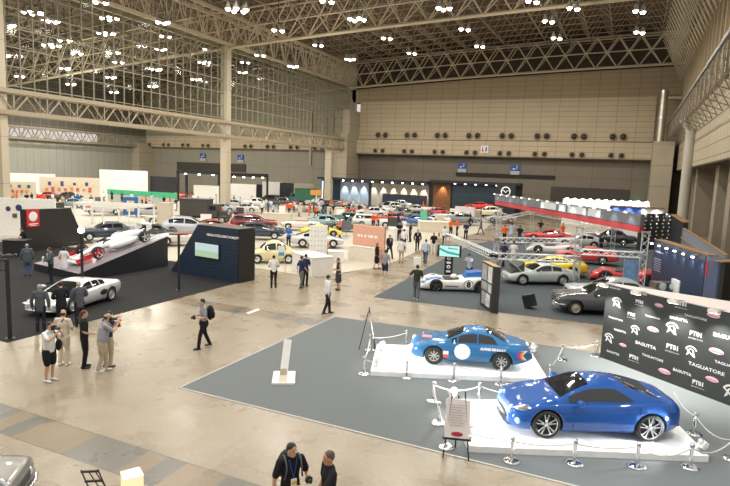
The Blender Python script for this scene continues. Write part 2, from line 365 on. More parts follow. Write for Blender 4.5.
# ------------------------------------------------------------------ ceiling lamps
def lamp_cluster(n):
    t = thing('high_bay_lamp', '', 'ceiling lamp')
    r = random.Random(n)
    offs = {2: [(-.42, 0), (.42, .3)], 3: [(-.55, 0), (0, .5), (.55, 0)], 4: [(-.75, 0), (-.25, .7), (.25, -.5), (.75, .2)], 5: [(-.85, 0), (-.45, .8), (0, -.3), (.45, .8), (.85, .1)]}[n]
    MB().beam((offs[0][0], offs[0][1], .75), (offs[-1][0], offs[-1][1], .75), .05).tube((0, .1, .7), (0, .1, 3.2), .04, n=5).obj('hanger', darkgrey, t)
    for (x, y) in offs:
        h = MB().lathe([(.02, .7), (.1, .66), (.14, .5), (.22, .3), (.27, .08), (.28, .0)], (x, y, 0), 12).obj('lamp_shade', mat('lamp_housing', (.5, .48, .42), .4, .5), t)
        MB().lathe([(.0, -.22), (.15, -.18), (.25, -.02), (.22, .12)], (x, y, 0), 12).obj('lamp_bulb', lampglow, h)
    return t
LC = {n: lamp_cluster(n) for n in (2, 3, 4, 5)}; used = set()
def lamp(px, py, z, n, label):
    p = G(px, py, z); t = LC[n] if n not in used else copy_tree(LC[n]); used.add(n)
    t.location = p; t.rotation_euler = (0, 0, rad(YAW)); t['label'] = label; t['group'] = label; return p
LP = []
main_l = [(237, 9, 5), (318, 45, 2), (357, 19, 4), (327, 1, 2), (387, 38, 2), (412, 53, 2), (465, 29, 2), (480, 46, 2), (444, 8, 3), (533, 1, 2), (549, 21, 2), (557, 38, 2), (640, 32, 2), (640, 11, 2), (350, 59, 3), (293, 66, 3), (260, 55, 2), (574, 8, 2), (278, 30, 2)]
def uplight(x, y, z, e):
    l = bpy.data.lights.new('lamp_light', 'POINT'); l.energy = e; l.shadow_soft_size = .5; l.color = (1, .93, .8)
    o = bpy.data.objects.new('lamp_light', l); C.objects.link(o); o.location = (x, y, z)
for (px, py, n) in main_l:
    LP.append(lamp(px, py, 22.3 if px > 300 else 21., n, 'glowing cluster of bell lamps hanging under the trussed roof of the main hall'))
left_l = [(32, 12, 5), (53, 21, 3), (7, 25, 3), (51, 45, 4), (4, 55, 3), (65, 68, 3), (71, 84, 3), (19, 76, 2), (106, 33, 5), (109, 18, 4), (113, 52, 2), (111, 77, 3), (114, 92, 3), (163, 22, 3), (161, 49, 3), (156, 69, 3), (153, 86, 3), (204, 62, 4), (196, 79, 3), (208, 49, 2), (243, 72, 3), (245, 62, 2), (100, 2, 2), (64, 40, 2), (118, 62, 2), (165, 36, 2), (76, 53, 2)]
for (px, py, n) in left_l:
    p = G(px, py, 18.5)
    z = 18.5
    if p.y > 92: z = 17.; p = G(px, py, z)
    if p.x > -53: z = 21.5
    LP.append(lamp(px, py, z, n, 'glowing cluster of bell lamps in the neighbouring hall, seen through the glazed grid'))
for q in LC:
    if q not in used: pass
# real light of the lamps (soft points at the lamp rows of the halls, those above and behind the view included)
def point(x, y, z, e, r=1.2, col=(1, .95, .86)):
    l = bpy.data.lights.new('lamp_light', 'AREA'); l.shape = 'DISK'; l.size = r; l.energy = e; l.color = col
    o = bpy.data.objects.new('lamp_light', l); C.objects.link(o); o.location = (x, y, z)
def spot(loc, to, e, ang, r=.08, col=(1, .97, .9), blend=.5):
    l = bpy.data.lights.new('spot_light', 'SPOT'); l.energy = e; l.spot_size = rad(ang); l.spot_blend = blend; l.shadow_soft_size = r; l.color = col
    o = bpy.data.objects.new('spot_light', l); C.objects.link(o); o.location = loc; o.rotation_euler = (Vector(to)-Vector(loc)).to_track_quat('-Z', 'Y').to_euler()
LE = 930.
for j, y in enumerate((6, 18, 30, 43, 56, 69, 82)):
    for x in (-40, -28, -16, -4): point(x, y, 21., LE*(1.05 if y < 60 else .95))
    for x in (-34, -10): uplight(x, y, 20.4, 420.)
for y in (35, 55, 75): 
    for x in (-60, -76, -92): point(x, y, 17.5, LE*2.2)
    uplight(-76, y, 16.5, 2600.)
w = bpy.data.worlds.new('world'); bpy.context.scene.world = w; w.use_nodes = True
w.node_tree.nodes['Background'].inputs[0].default_value = (1, .95, .87, 1); w.node_tree.nodes['Background'].inputs[1].default_value = .66
# air nozzles on the back walls (rows of pairs)
noz = empty('air_nozzle'); 
MB().lathe([(0, -.42), (.2, -.4), (.36, -.3), (.42, -.05), (.42, .1), (.0, .12)], axis='Y', n=12).obj('nozzle_ball', mat('nozzle_dark', (.05, .04, .03), .4), noz)
MB().lathe([(.44, -.1), (.56, -.08), (.58, .15), (.44, .16)], axis='Y', n=12).obj('nozzle_collar', mat('nozzle_collar_tan', (.45, .36, .25), .5), noz)
first = True
def nozzle(x, y, z, s, lab):
    global first
    n = noz if first else copy_tree(noz); first = False
    n.location = (x, y, z); n.scale = (s, s, s); tag(n, lab, 'air nozzle', lab)
for i in range(8):
    for dx in (-43.8, -42.3):
        nozzle(dx+i*5.8, YB-.6, 13.05, 1.05, 'dark round air nozzle in the upper row of pairs on the cream back wall')
        nozzle(dx+i*5.8, YB-1.66, 10.1, .85, 'dark round air nozzle in the lower row of pairs on the cream back wall')
for i in range(9):
    for dx in (-101.6, -100.1): nozzle(dx+i*5.6, YB-1.66, 10.45, .85, 'dark round air nozzle on the cream wall box of the neighbouring hall')
# ================================================================== CARS (built nose towards +x)
def herm(pts, xs):
    P = np.array(pts, float); x, y = P[:, 0], P[:, 1]; n = len(x)
    d = np.diff(y)/np.diff(x); m = np.zeros(n); m[0], m[-1] = d[0], d[-1]
    for i in range(1, n-1): m[i] = 0 if d[i-1]*d[i] <= 0 else 2*d[i-1]*d[i]/(d[i-1]+d[i])
    xs = np.clip(np.asarray(xs, float), x[0], x[-1]); k = np.clip(np.searchsorted(x, xs, 'right')-1, 0, n-2)
    h = x[k+1]-x[k]; t = (xs-x[k])/h
    return (2*t**3-3*t**2+1)*y[k]+(t**3-2*t**2+t)*h*m[k]+(-2*t**3+3*t**2)*y[k+1]+(t**3-t**2)*h*m[k+1]
def h1(pts, x): return float(herm(pts, [x])[0])
S = {}   # specs; x is measured from the nose, metres
S['sport'] = dict(L=4.06, fo=.84, wb=2.42, R=.338, gr=.12,
    top=[(0, .50), (.10, .64), (.5, .76), (1.2, .90), (2, .9), (3.3, .95), (3.75, .94), (3.98, .88), (4.06, .68)],
    sh=[(0, .46), (.10, .60), (.5, .74), (.9, .80), (1.5, .81), (2.3, .81), (3.2, .90), (3.7, .87), (3.98, .79), (4.06, .64)],
    w=[(0, .56), (.06, .70), (.25, .82), (.7, .88), (1.3, .86), (2.2, .85), (3.1, .90), (3.5, .89), (3.85, .81), (4.0, .72), (4.06, .62)],
    bot=[(0, .22), (.2, .17), (1.5, .16), (3.3, .17), (3.85, .24), (4.06, .34)],
    roof=[(1.10, .86), (1.5, 1.08), (1.92, 1.245), (2.25, 1.275), (2.7, 1.22), (3.15, 1.09), (3.62, .94)], wr=.50, kb=.90, x2=1.92, x3=2.72,
    side=[(1.36, 2.86)], taper=1, wheel='twin')
S['rally'] = dict(L=3.85, fo=.80, wb=2.10, R=.30, gr=.13,
    top=[(0, .46), (.15, .58), (.6, .70), (1.25, .82), (2, .86), (2.9, .86), (3.4, .80), (3.75, .68), (3.85, .52)],
    sh=[(0, .42), (.15, .54), (.5, .66), (.85, .71), (1.4, .70), (2.1, .70), (2.9, .76), (3.4, .72), (3.75, .62), (3.85, .5)],
    w=[(0, .42), (.1, .58), (.4, .71), (.8, .76), (1.4, .70), (2.2, .70), (2.9, .80), (3.3, .78), (3.7, .66), (3.85, .54)],
    bot=[(0, .26), (.25, .18), (1.5, .17), (3.1, .18), (3.6, .28), (3.85, .38)],
    roof=[(1.12, .78), (1.5, .98), (1.78, 1.12), (2.1, 1.165), (2.5, 1.11), (2.8, .98), (3.1, .83)], wr=.45, kb=.9, x2=1.75, x3=2.35,
    side=[(1.33, 1.5), (1.55, 2.12), (2.17, 2.75)], taper=1, wheel='eight')
S['wedge'] = dict(L=4.45, fo=.98, wb=2.55, R=.32, gr=.12,
    top=[(0, .50), (.15, .58), (.7, .68), (1.3, .80), (2, .86), (3.2, .90), (3.9, .90), (4.3, .86), (4.45, .72)],
    sh=[(0, .46), (.15, .54), (.7, .66), (1.4, .74), (2.2, .79), (3.2, .86), (3.9, .86), (4.35, .82), (4.45, .7)],
    w=[(0, .62), (.1, .74), (.4, .86), (1., .90), (1.8, .88), (2.6, .91), (3.4, .95), (4.1, .92), (4.38, .84), (4.45, .78)],
    bot=[(0, .24), (.25, .17), (1.6, .15), (3.4, .16), (4.2, .26), (4.45, .36)],
    roof=[(.98, .72), (1.45, .93), (1.95, 1.12), (2.35, 1.21), (2.85, 1.17), (3.4, 1.02), (3.9, .86)], wr=.56, kb=.88, x2=2.0, x3=2.9,
    side=[(1.35, 2.4), (2.46, 2.85), (2.9, 3.2)], wheel='disc')
S['sedan'] = dict(L=4.5, fo=.78, wb=2.62, R=.32, gr=.18,
    top=[(0, .76), (.08, .88), (.5, .93), (1.3, .97), (2, .97), (3.4, .97), (4.2, .93), (4.45, .86), (4.5, .72)],
    sh=[(0, .72), (.08, .82), (.5, .86), (1.3, .88), (2.2, .89), (3.4, .89), (4.2, .87), (4.45, .82), (4.5, .68)],
    w=[(0, .68), (.06, .76), (.4, .81), (1.2, .83), (2.2, .84), (3.4, .83), (4.2, .80), (4.45, .76), (4.5, .68)],
    bot=[(0, .42), (.2, .26), (1., .22), (3.6, .22), (4.3, .30), (4.5, .42)],
    roof=[(1.28, .92), (1.6, 1.16), (1.92, 1.36), (2.3, 1.42), (2.9, 1.41), (3.15, 1.34), (3.45, 1.14), (3.75, .93)], wr=.56, kb=.93, x2=1.9, x3=3.1,
    side=[(1.55, 2.42), (2.5, 3.2)], wheel='hub', bumper=True)
S['coupe'] = dict(L=4.3, fo=.82, wb=2.42, R=.31, gr=.14,
    top=[(0, .52), (.1, .64), (.6, .74), (1.4, .84), (2, .86), (3.3, .88), (3.95, .84), (4.22, .76), (4.3, .6)],
    sh=[(0, .48), (.1, .58), (.6, .68), (1.4, .76), (2.2, .79), (3.2, .81), (3.95, .78), (4.22, .72), (4.3, .58)],
    w=[(0, .60), (.08, .70), (.4, .79), (1., .82), (2, .82), (3.1, .83), (3.9, .78), (4.2, .72), (4.3, .62)],
    bot=[(0, .30), (.2, .20), (1.2, .17), (3.4, .18), (4.1, .28), (4.3, .38)],
    roof=[(1.38, .80), (1.7, .98), (2.05, 1.16), (2.4, 1.22), (2.8, 1.18), (3.3, 1.02), (3.85, .83)], wr=.52, kb=.9, x2=2.02, x3=2.75,
    side=[(1.62, 2.55), (2.62, 3.15)], wheel='disc')
S['wagon'] = dict(L=4.45, fo=.78, wb=2.6, R=.33, gr=.20,
    top=[(0, .78), (.08, .90), (.5, .95), (1.3, .99), (2, .99), (3.6, .99), (4.3, .99), (4.45, .8)],
    sh=[(0, .74), (.08, .84), (.5, .88), (1.3, .90), (2.2, .91), (3.4, .91), (4.35, .91), (4.45, .76)],
    w=[(0, .70), (.06, .78), (.4, .83), (1.2, .84), (2.2, .84), (3.4, .84), (4.3, .82), (4.45, .74)],
    bot=[(0, .42), (.2, .26), (1., .23), (3.6, .23), (4.3, .30), (4.45, .40)],
    roof=[(1.25, .94), (1.55, 1.16), (1.85, 1.38), (2.3, 1.46), (3.4, 1.46), (4.0, 1.43), (4.22, 1.2), (4.38, .94)], wr=.6, kb=.94, x2=1.85, x3=4.02,
    side=[(1.5, 2.3), (2.36, 3.1), (3.16, 4.0)], wheel='hub', bumper=True)
S['bug'] = dict(L=3.0, fo=.55, wb=1.8, R=.26, gr=.15,
    top=[(0, .48), (.1, .62), (.35, .74), (.7, .82), (1.4, .9), (2.2, .9), (2.7, .78), (2.92, .6), (3., .45)],
    sh=[(0, .44), (.1, .56), (.35, .68), (.7, .74), (1.4, .76), (2.2, .78), (2.7, .7), (2.92, .55), (3., .42)],
    w=[(0, .40), (.08, .54), (.3, .63), (.8, .65), (1.5, .65), (2.3, .65), (2.75, .58), (3., .42)],
    bot=[(0, .3), (.2, .2), (.8, .18), (2.3, .18), (2.8, .26), (3., .36)],
    roof=[(.72, .78), (.95, 1.06), (1.15, 1.24), (1.5, 1.34), (1.9, 1.28), (2.25, 1.08), (2.62, .78)], wr=.42, kb=.93, x2=1.14, x3=1.85,
    side=[(.98, 1.62), (1.68, 2.2)], wheel='hub', bumper=True)
S['suv'] = dict(L=4.5, fo=.85, wb=2.7, R=.36, gr=.22,
    top=[(0, .72), (.1, .92), (.5, 1.0), (1.2, 1.08), (2, 1.1), (3.6, 1.12), (4.3, 1.08), (4.45, .9), (4.5, .75)],
    sh=[(0, .66), (.1, .84), (.5, .92), (1.2, .98), (2.2, 1.0), (3.4, 1.04), (4.3, 1.0), (4.5, .72)],
    w=[(0, .66), (.08, .80), (.4, .88), (1.2, .9), (2.2, .9), (3.4, .91), (4.3, .86), (4.5, .74)],
    bot=[(0, .34), (.2, .27), (1.2, .25), (3.6, .26), (4.3, .32), (4.5, .42)],
    roof=[(1.15, 1.0), (1.6, 1.3), (2.0, 1.55), (2.5, 1.64), (3.3, 1.62), (3.8, 1.5), (4.1, 1.3), (4.35, 1.04)], wr=.58, kb=.92, x2=2.0, x3=3.7,
    side=[(1.5, 2.5), (2.58, 3.4), (3.46, 3.85)], wheel='twin')
S['open'] = dict(L=4.0, fo=.76, wb=2.3, R=.31, gr=.16,
    top=[(0, .62), (.08, .74), (.5, .80), (1.3, .86), (1.6, .84), (2.6, .84), (3.2, .86), (3.8, .8), (3.95, .7), (4., .55)],
    sh=[(0, .58), (.08, .68), (.5, .74), (1.3, .79), (2.2, .78), (3.2, .79), (3.8, .74), (4., .52)],
    w=[(0, .56), (.06, .66), (.4, .74), (1., .77), (2, .77), (3.1, .77), (3.8, .7), (4., .56)],
    bot=[(0, .36), (.2, .24), (1., .2), (3.2, .2), (3.8, .3), (4., .4)], roof=None, wheel='hub', bumper=True)
S['racer'] = dict(L=4.15, fo=.92, wb=2.35, R=.31, gr=.09,
    top=[(0, .22), (.15, .36), (.5, .52), (.9, .60), (1.5, .56), (2.1, .60), (2.7, .74), (3.4, .78), (3.9, .74), (4.12, .66), (4.15, .55)],
    sh=[(0, .20), (.15, .34), (.5, .56), (.9, .68), (1.4, .60), (2.1, .60), (2.8, .72), (3.3, .78), (3.9, .74), (4.15, .55)],
    w=[(0, .60), (.1, .78), (.4, .86), (.9, .88), (1.5, .85), (2.2, .86), (3.1, .92), (3.8, .88), (4.15, .78)],
    bot=[(0, .12), (.2, .09), (1.5, .09), (3.2, .1), (3.9, .2), (4.15, .3)], roof=None, wheel='five')
def wheel_meshes(kind, R, wd=.2):
    q = {'eight': .76, 'hub': .84, 'disc': .86}.get(kind, 1.)
    t = MB(); t.lathe([(R*.76*q, -wd/2), (R*.9, -wd/2), (R*.97, -wd*.36), (R, -wd*.2), (R, wd*.2), (R*.97, wd*.36), (R*.9, wd/2), (R*.76*q, wd/2)], axis='Y', n=28)
    t.lathe([(0, -.03), (R*.78, -.03), (R*.78, .03), (0, .03)], axis='Y', n=20)
    r = MB(); y = wd*.42; r.lathe([(R*.74*q, -y-.01), (R*.80*q, -y-.008), (R*.80*q, y+.008), (R*.77*q, y+.012), (R*.73*q, y), (R*.70*q, 0), (R*.73*q, -y)], axis='Y', n=28)
    def spoke(a, w, r0=.1, r1=.75, yy=y*.85):
        c, s_ = math.cos(a), math.sin(a)
        for sgn in (1, -1):
            A = Vector((c*R*r0, sgn*yy*.8, s_*R*r0)); B = Vector((c*R*r1*q, sgn*yy, s_*R*r1*q)); n = Vector((-s_, 0, c))*w
            o = Vector((0, .02*sgn, 0)); r.add([A-n*.8, A+n*.8, B+n, B-n, A-n*.8-o, A+n*.8-o, B+n-o, B-n-o], [(0, 1, 2, 3), (0, 4, 5, 1), (1, 5, 6, 2), (2, 6, 7, 3), (3, 7, 4, 0)])
    if kind == 'twin':
        for i in range(5):
            a = 2*PI*i/5+.3; spoke(a-.2, .017); spoke(a+.2, .017); spoke(a, .035, .1, .35)
    elif kind == 'five':
        for i in range(5): spoke(2*PI*i/5+.3, .035)
    elif kind == 'eight':
        for i in range(8): spoke(2*PI*i/8, .02)
    else:
        r.lathe([(0, y*1.0), (R*.3, y*.98), (R*.5*q, y*.7), (R*.7*q, y*.72)], axis='Y', n=20); r.lathe([(0, -y*1.0), (R*.3, -y*.98), (R*.5*q, -y*.7), (R*.7*q, -y*.72)], axis='Y', n=20)
    r.lathe([(0, y*1.02), (R*.13, y), (R*.15, y*.6)], axis='Y', n=10); r.lathe([(0, -y*1.02), (R*.13, -y), (R*.15, -y*.6)], axis='Y', n=10)
    return t, r
def body_grid(s, N=44):
    L = s['L']; u = np.linspace(0, 1, N); xs = L*(.5-.5*np.cos(PI*u))*.75 + L*u*.25
    top, sh, w, bo = (herm(s[k], xs) for k in ('top', 'sh', 'w', 'bot'))
    secs = []
    for x, zt, zs, ww, zb_ in zip(xs, top, sh, w, bo):
        H = zs-zb_
        half = [(0, zb_), (.55*ww, zb_), (.88*ww, zb_+.01), (.955*ww, zb_+.16*H), (.985*ww, zb_+.34*H), (ww, zb_+.54*H), (.99*ww, zb_+.74*H), (.965*ww, zb_+.90*H), (.91*ww, zs), (.82*ww, zs+.45*(zt-zs)+.012), (.62*ww, zs+.8*(zt-zs)+.012), (.34*ww, zt+.003), (0, zt)]
        secs.append([(L/2-x, y, z) for y, z in half]+[(L/2-x, -y, z) for y, z in half[-2:0:-1]])
    return xs, secs
def build_car(kind, name, col_mat, hi=False, glassm=None, rimm=None, parts=True):
    s = S[kind]; L = s['L']; root = empty(name)
    xs, secs = body_grid(s, 64 if hi else 36)
    K = len(secs[0]); mb = MB(); vs = [v for sec in secs for v in sec]
    fs = [(i*K+j, i*K+(j+1) % K, (i+1)*K+(j+1) % K, (i+1)*K+j) for i in range(len(secs)-1) for j in range(K)]
    mb.add(vs, fs, 0, True); mb.add(secs[0], [tuple(range(K-1, -1, -1))], 0, False)
    mb.add(secs[-1], [tuple(range(K))], 0, False)
    ob = mb.obj('tmp', [col_mat, black]); bm = bmesh.new(); bm.from_mesh(ob.data); bmesh.ops.remove_doubles(bm, verts=bm.verts, dist=1e-5); bmesh.ops.recalc_face_normals(bm, faces=bm.faces); bm.to_mesh(ob.data); bm.free()
    ax = [L/2-s['fo'], L/2-s['fo']-s['wb']]; R = s['R']; cu = []
    W = [h1(s['w'], s['fo']), h1(s['w'], s['fo']+s['wb'])]
    c = MB()
    for x, ww in zip(ax, W):
        for sg in (-1, 1):
            y0, y1 = sg*(ww-.30), sg*(ww+.25); c.tube((x, y0, R), (x, y1, R), R*1.13, n=30)
    co = c.obj('cut', [black])
    bm = bmesh.new(); bm.from_mesh(co.data); bmesh.ops.remove_doubles(bm, verts=bm.verts, dist=1e-5); bmesh.ops.recalc_face_normals(bm, faces=bm.faces); bm.to_mesh(co.data); bm.free()
    md = ob.modifiers.new('b', 'BOOLEAN'); md.operation = 'DIFFERENCE'; md.object = co; md.solver = 'EXACT'
    try: md.material_mode = 'TRANSFER'
    except Exception: pass
    me = evald(ob)
    bpy.data.objects.remove(co)
    # collect into MB so that the cabin shell joins the body
    body = MB(); black_i = [i for i, m in enumerate(me.materials) if m and m.name == 'black_matte']
    vv = [v.co.copy() for v in me.vertices]; o = len(body.v); body.v += [tuple(v) for v in vv]
    for p in me.polygons:
        body.f.append(tuple(p.vertices)); body.m.append(1 if p.material_index in black_i else 0); body.sm.append(p.use_smooth)
    bpy.data.objects.remove(ob); bpy.data.meshes.remove(me)
    glassm = glassm or carglass
    wl = lambda x: h1(s['w'], x)
    if s['roof']:
        rf = s['roof']; xa, xb = rf[0][0], rf[-1][0]; zm = max(z for _, z in rf); za, ze = rf[0][1], rf[-1][1]
        def base(x):
            return wl(x)*s['kb'], min(h1(s['sh'], x), h1(rf, x))-.02
        def cab(x, v):
            zr = h1(rf, x); yb, z0 = base(x); t = max(0., min(1., (zr-z0)/(zm-z0))); ye = yb+(s['wr']-yb)*t**.8; zed = z0+(zr-z0)*(1-.13*t)-.0
            if v <= .5:
                k = v/.5; return Vector((L/2-x, yb+(ye-yb)*k+.03*math.sin(PI*k)*t, z0+(zed-z0)*k))
            k = (v-.5)/.5; return Vector((L/2-x, ye*(1-k), zed+(zr-zed)*(1-(1-k)**2.2)))
        NX = 30 if hi else 20; vsn = [0, .12, .25, .38, .47, .5, .53, .58, .68, .8, .9, 1.]; cx = [xa+(xb-xa)*i/NX for i in range(NX+1)]
        for sg in (1, -1):
            pts = [cab(x, v) for x in cx for v in vsn]; pts = [Vector((p.x, p.y*sg, p.z)) for p in pts]; n = len(vsn)
            f = [(i*n+j, (i+1)*n+j, (i+1)*n+j+1, i*n+j+1) for i in range(NX) for j in range(n-1)]
            body.add(pts, [q if sg == 1 else q[::-1] for q in f], 0, True)
        def patch(mb_, xr, vr, sides, nx=12, nv=8, off=.007, tap=False):
            for sg in sides:
                P_ = []
                for i in range(nx+1):
                    for j in range(nv+1):
                        x = xr[0]+(xr[1]-xr[0])*i/nx; v = vr[0]+(vr[1]-vr[0])*j/nv*(min(1., ((1-i/nx)*3.6)**.6+.04) if tap else 1.)
                        e = 1e-3; p = cab(x, v); du = cab(min(x+e, xb), v)-cab(max(x-e, xa), v); dv = cab(x, min(1, v+e))-cab(x, max(0, v-e)); nrm = du.cross(dv)
                        if nrm.length < 1e-12: nrm = Vector((0, 0, 1))
                        nrm.normalize()
                        if nrm.y < -1e-3 or (abs(nrm.y) < 1e-3 and nrm.z < 0): nrm = -nrm
                        if nrm.z < -.2: nrm = -nrm
                        q = p+nrm*off; P_.append(Vector((q.x, q.y*sg, q.z)))
                n = nv+1; mb_.add(P_, [(i*n+j, (i+1)*n+j, (i+1)*n+j+1, i*n+j+1) for i in range(nx) for j in range(nv)], 0, True)
        tp = s.get('taper'); x2, x3 = s['x2'], s['x3']
        mw = MB(); patch(mw, (xa+.12*(x2-xa), x2-.03), (.57, 1), (1, -1)); mr_ = MB(); patch(mr_, (x3+.06, xb-.12*(xb-x3)), (.58, 1), (1, -1))
        if parts:
            mw.obj('windshield', glassm, root); mr_.obj('rear_window', glassm, root)
            for (a, b) in s['side']:
                for sg in (1, -1):
                    m_ = MB(); patch(m_, (a, b), (.13 if tp else .07, .43), (sg,), tap=bool(tp) and b == s['side'][-1][1]); m_.obj('side_window', glassm, root)
        else:
            for (a, b) in s['side']: patch(mw, (a, b), (.07, .42), (1, -1), 6, 4)
            mw.v += []; o_ = len(mw.v); mw.v += mr_.v; mw.f += [tuple(i+o_ for i in f) for f in mr_.f]; mw.m += mr_.m; mw.sm += mr_.sm
            mw.obj('window_glass', glassm, root)
    # doors: thin shut lines as dark strips are part of the body pattern
    bo = body.obj('body', [col_mat, black], root, fix=False)
    t, r = wheel_meshes(s['wheel'], R, .2 if kind != 'racer' else .28)
    tm = t.mesh('wheel', rubber); rm = r.mesh('rim', rimm or chrome)
    for x, ww in zip(ax, W):
        for sg in (-1, 1):
            wo = link('wheel', tm, root); wo.location = (x, sg*(ww-.115), R); link('rim', rm, wo)
    if s.get('bumper'):
        for xe, sg in ((0, 1), (L, -1)):
            b = MB(); ww = wl(.1 if sg > 0 else L-.1); X_ = sg*(L/2+.05); z = .46
            pts = [(X_-sg*.35, -ww-.03), (X_-sg*.06, -ww*.93), (X_, -ww*.6), (X_+sg*.02, 0), (X_, ww*.6), (X_-sg*.06, ww*.93), (X_-sg*.35, ww+.03)]
            for p, q in zip(pts, pts[1:]): b.tube((*p, z), (*q, z), .05, n=8)
            b.obj('bumper', chrome, root)
    return root, s, wl
def lens_on(root, s, wl, x, y, z, r, name, m, ax='X', sx=.35):
    L = s['L']; b = MB(); b.ball((L/2-x, y, z), (r*sx, r, r) if ax == 'X' else (r, r*sx, r), 12); return b.obj(name, m, root)
def common(root, s, wl, zf=None, zr=None, round_=True, r=.085, n=1, grille=True):
    L = s['L']; zf = zf or h1(s['sh'], .05)-.12; zr = zr or h1(s['sh'], L-.05)-.14
    for sg in (-1, 1):
        for k in range(n):
            y = sg*(wl(.05)-.12-.2*k)
            if round_: lens_on(root, s, wl, .03+.02*(1-k), y, zf, r, 'headlight', lens, sx=.6)
            else: MB().box((L/2-.03, y, zf), (.06, .3, r*1.5)).obj('headlight', lens, root)
        MB().box((-L/2+.02, sg*(wl(L-.05)-.14), zr), (.06, .24, .12)).obj('tail_light', tail, root)
    if grille: MB().box((L/2-.0, 0, zf-.0), (.05, wl(.05)*1.0, .14)).obj('grille', darkgrey, root)
    MB().box((L/2+.03, 0, .38), (.02, .34, .16)).obj('number_plate', white, root)
    if s['roof']:
        x = s['roof'][0][0]+.42
        for sg in (-1, 1): MB().ball((L/2-x, sg*(wl(x)+.06), h1(s['sh'], x)+.08), (.07, .10, .06), 8).obj('side_mirror', chrome, root)

# ------------------------------------------------------------------ placing by the two near-side wheel contacts
def pose(root, s, fpx, rpx, z, near=1, scale=1.):
    """near = +1: the car's own left side (local +y) faces the gallery"""
    a, b = G(*fpx, z), G(*rpx, z); h = math.atan2(a.y-b.y, a.x-b.x); L = s['L']
    ww = h1(s['w'], s['fo'])-.115; mid = (a+b)/2
    off = Vector((L/2-s['fo']-s['wb']/2, near*ww, 0)); off.rotate(Euler((0, 0, h)))
    root.rotation_euler = (0, 0, h); root.location = (mid.x-off.x, mid.y-off.y, z); return h

# hero 1: modern blue sports coupe
blue = mat('deep_blue_paint', (.0, .062, .28), .45, .0, spec=.15, coat=1., noise=(90, .05))
car, s, wl = build_car('sport', 'sports_car', blue, True, rimm=mat('machined_rim', (.62, .63, .65), .25, .9)); L = s['L']
tag(car, 'glossy deep blue modern coupe with twin-spoke wheels on the white platform nearest the gallery', 'car')
PZ = .16
pose(car, s, (542.5, 437), (649, 440.5), PZ)
for sg in (-1, 1):
    b = MB(); b.add([(L/2-.13, sg*.50, .60), (L/2-.20, sg*.74, .655), (L/2-.62, sg*.80, .745), (L/2-.56, sg*.64, .765), (L/2-.25, sg*.50, .70)], [(0, 1, 2, 3, 4)]); 
    # lamp units are shallow wraps over the fender corner
    q = MB(); q.ball((L/2-.34, sg*.70, .68), (.24, .11, .075), 14); q.obj('headlight', mat('dark_headlamp', (.25, .27, .3), .08, .4, coat=1.), car)
    MB().ball((L/2-.10, sg*.46, .59), (.075, .085, .06), 12).obj('driving_light', lens, car)
    MB().ball((L/2-.20, sg*.745, .40), (.09, .07, .10), 10).obj('running_light', mat('pale_marker_lens', (.5, .7, .85), .2), car)
    MB().box((L/2-1.62, sg*.90, .90), (.2, .02, .05)).ball((L/2-1.56, sg*.96, .92), (.10, .12, .07), 10).obj('side_mirror', blue, car)
    MB().ball((-L/2+.10, sg*.58, .70), (.06, .16, .05), 10).obj('tail_light', tail, car)
    MB().ball((L/2-2.75, sg*.865, .74), (.12, .02, .016), 10).obj('door_handle', blue, car)
    # door shut line
    m_ = MB()
    for (xa_, xb_, za_, zb_) in ((1.47, 1.44, .26, .78), (2.95, 3.0, .40, .84)):
        for k in range(6):
            x_a = xa_+(xb_-xa_)*k/6; x_b = xa_+(xb_-xa_)*(k+1)/6; z_a = za_+(zb_-za_)*k/6; z_b = za_+(zb_-za_)*(k+1)/6
            m_.tube((L/2-x_a, sg*(wl(x_a)*.985+.004), z_a), (L/2-x_b, sg*(wl(x_b)*.985+.002), z_b), .006, n=4)
    m_.obj('door_gap', black, car)
MB().ball((L/2-.05, 0, .34), (.12, .50, .115), 16).ball((L/2-.12, .58, .30), (.10, .13, .10), 10).ball((L/2-.12, -.58, .30), (.10, .13, .10), 10).obj('grille', mat('black_grille', (.01, .01, .012), .6), car)
MB().ball((L/2-.08, 0, .215), (.16, .66, .03), 12).obj('front_splitter', black, car)
MB().box((-L/2+.02, 0, .36), (.12, 1.1, .16)).obj('rear_diffuser', black, car)
mb = MB()
for sg in (-1, 1):
    for k in range(3): mb.beam((L/2-.35, sg*(.05+.0), .705), (L/2-1.1, sg*(.12+.1*k), .855), .006)
mb.obj('hood_crease', blue, car)

# hero 2: vintage blue rally coupe
blue2 = mat('rally_blue_paint', (.012, .125, .30), .45, .0, spec=.15, coat=1., noise=(9, .10))
car, s, wl = build_car('rally', 'rally_car', blue2, True, rimm=mat('rally_rim', (.55, .54, .5), .4, .8)); L = s['L']
tag(car, 'small vintage blue rally coupe with white door disc and coloured stripes on a platform', 'car')
pose(car, s, (433, 364), (501, 370), PZ)
def decal(name, sx0, sz0, w_, h_, m, root_=None, sg=1, lift=.012, poly=None, rot=0):
    """sticker on the car flank at distance sx0 from the nose, height sz0"""
    mb_ = MB(); P_ = poly or [(-w_/2, -h_/2), (w_/2, -h_/2), (w_/2, h_/2), (-w_/2, h_/2)]
    yy = wl(sx0)+lift-.0
    mb_.prism([(L/2-sx0-p[0], sz0+p[1]) for p in P_], sg*(yy-.03), sg*yy, 'Y'); return mb_.obj(name, m, root_ or car)
disc = [(math.cos(t*PI/12)*.25, math.sin(t*PI/12)*.25) for t in range(24)]
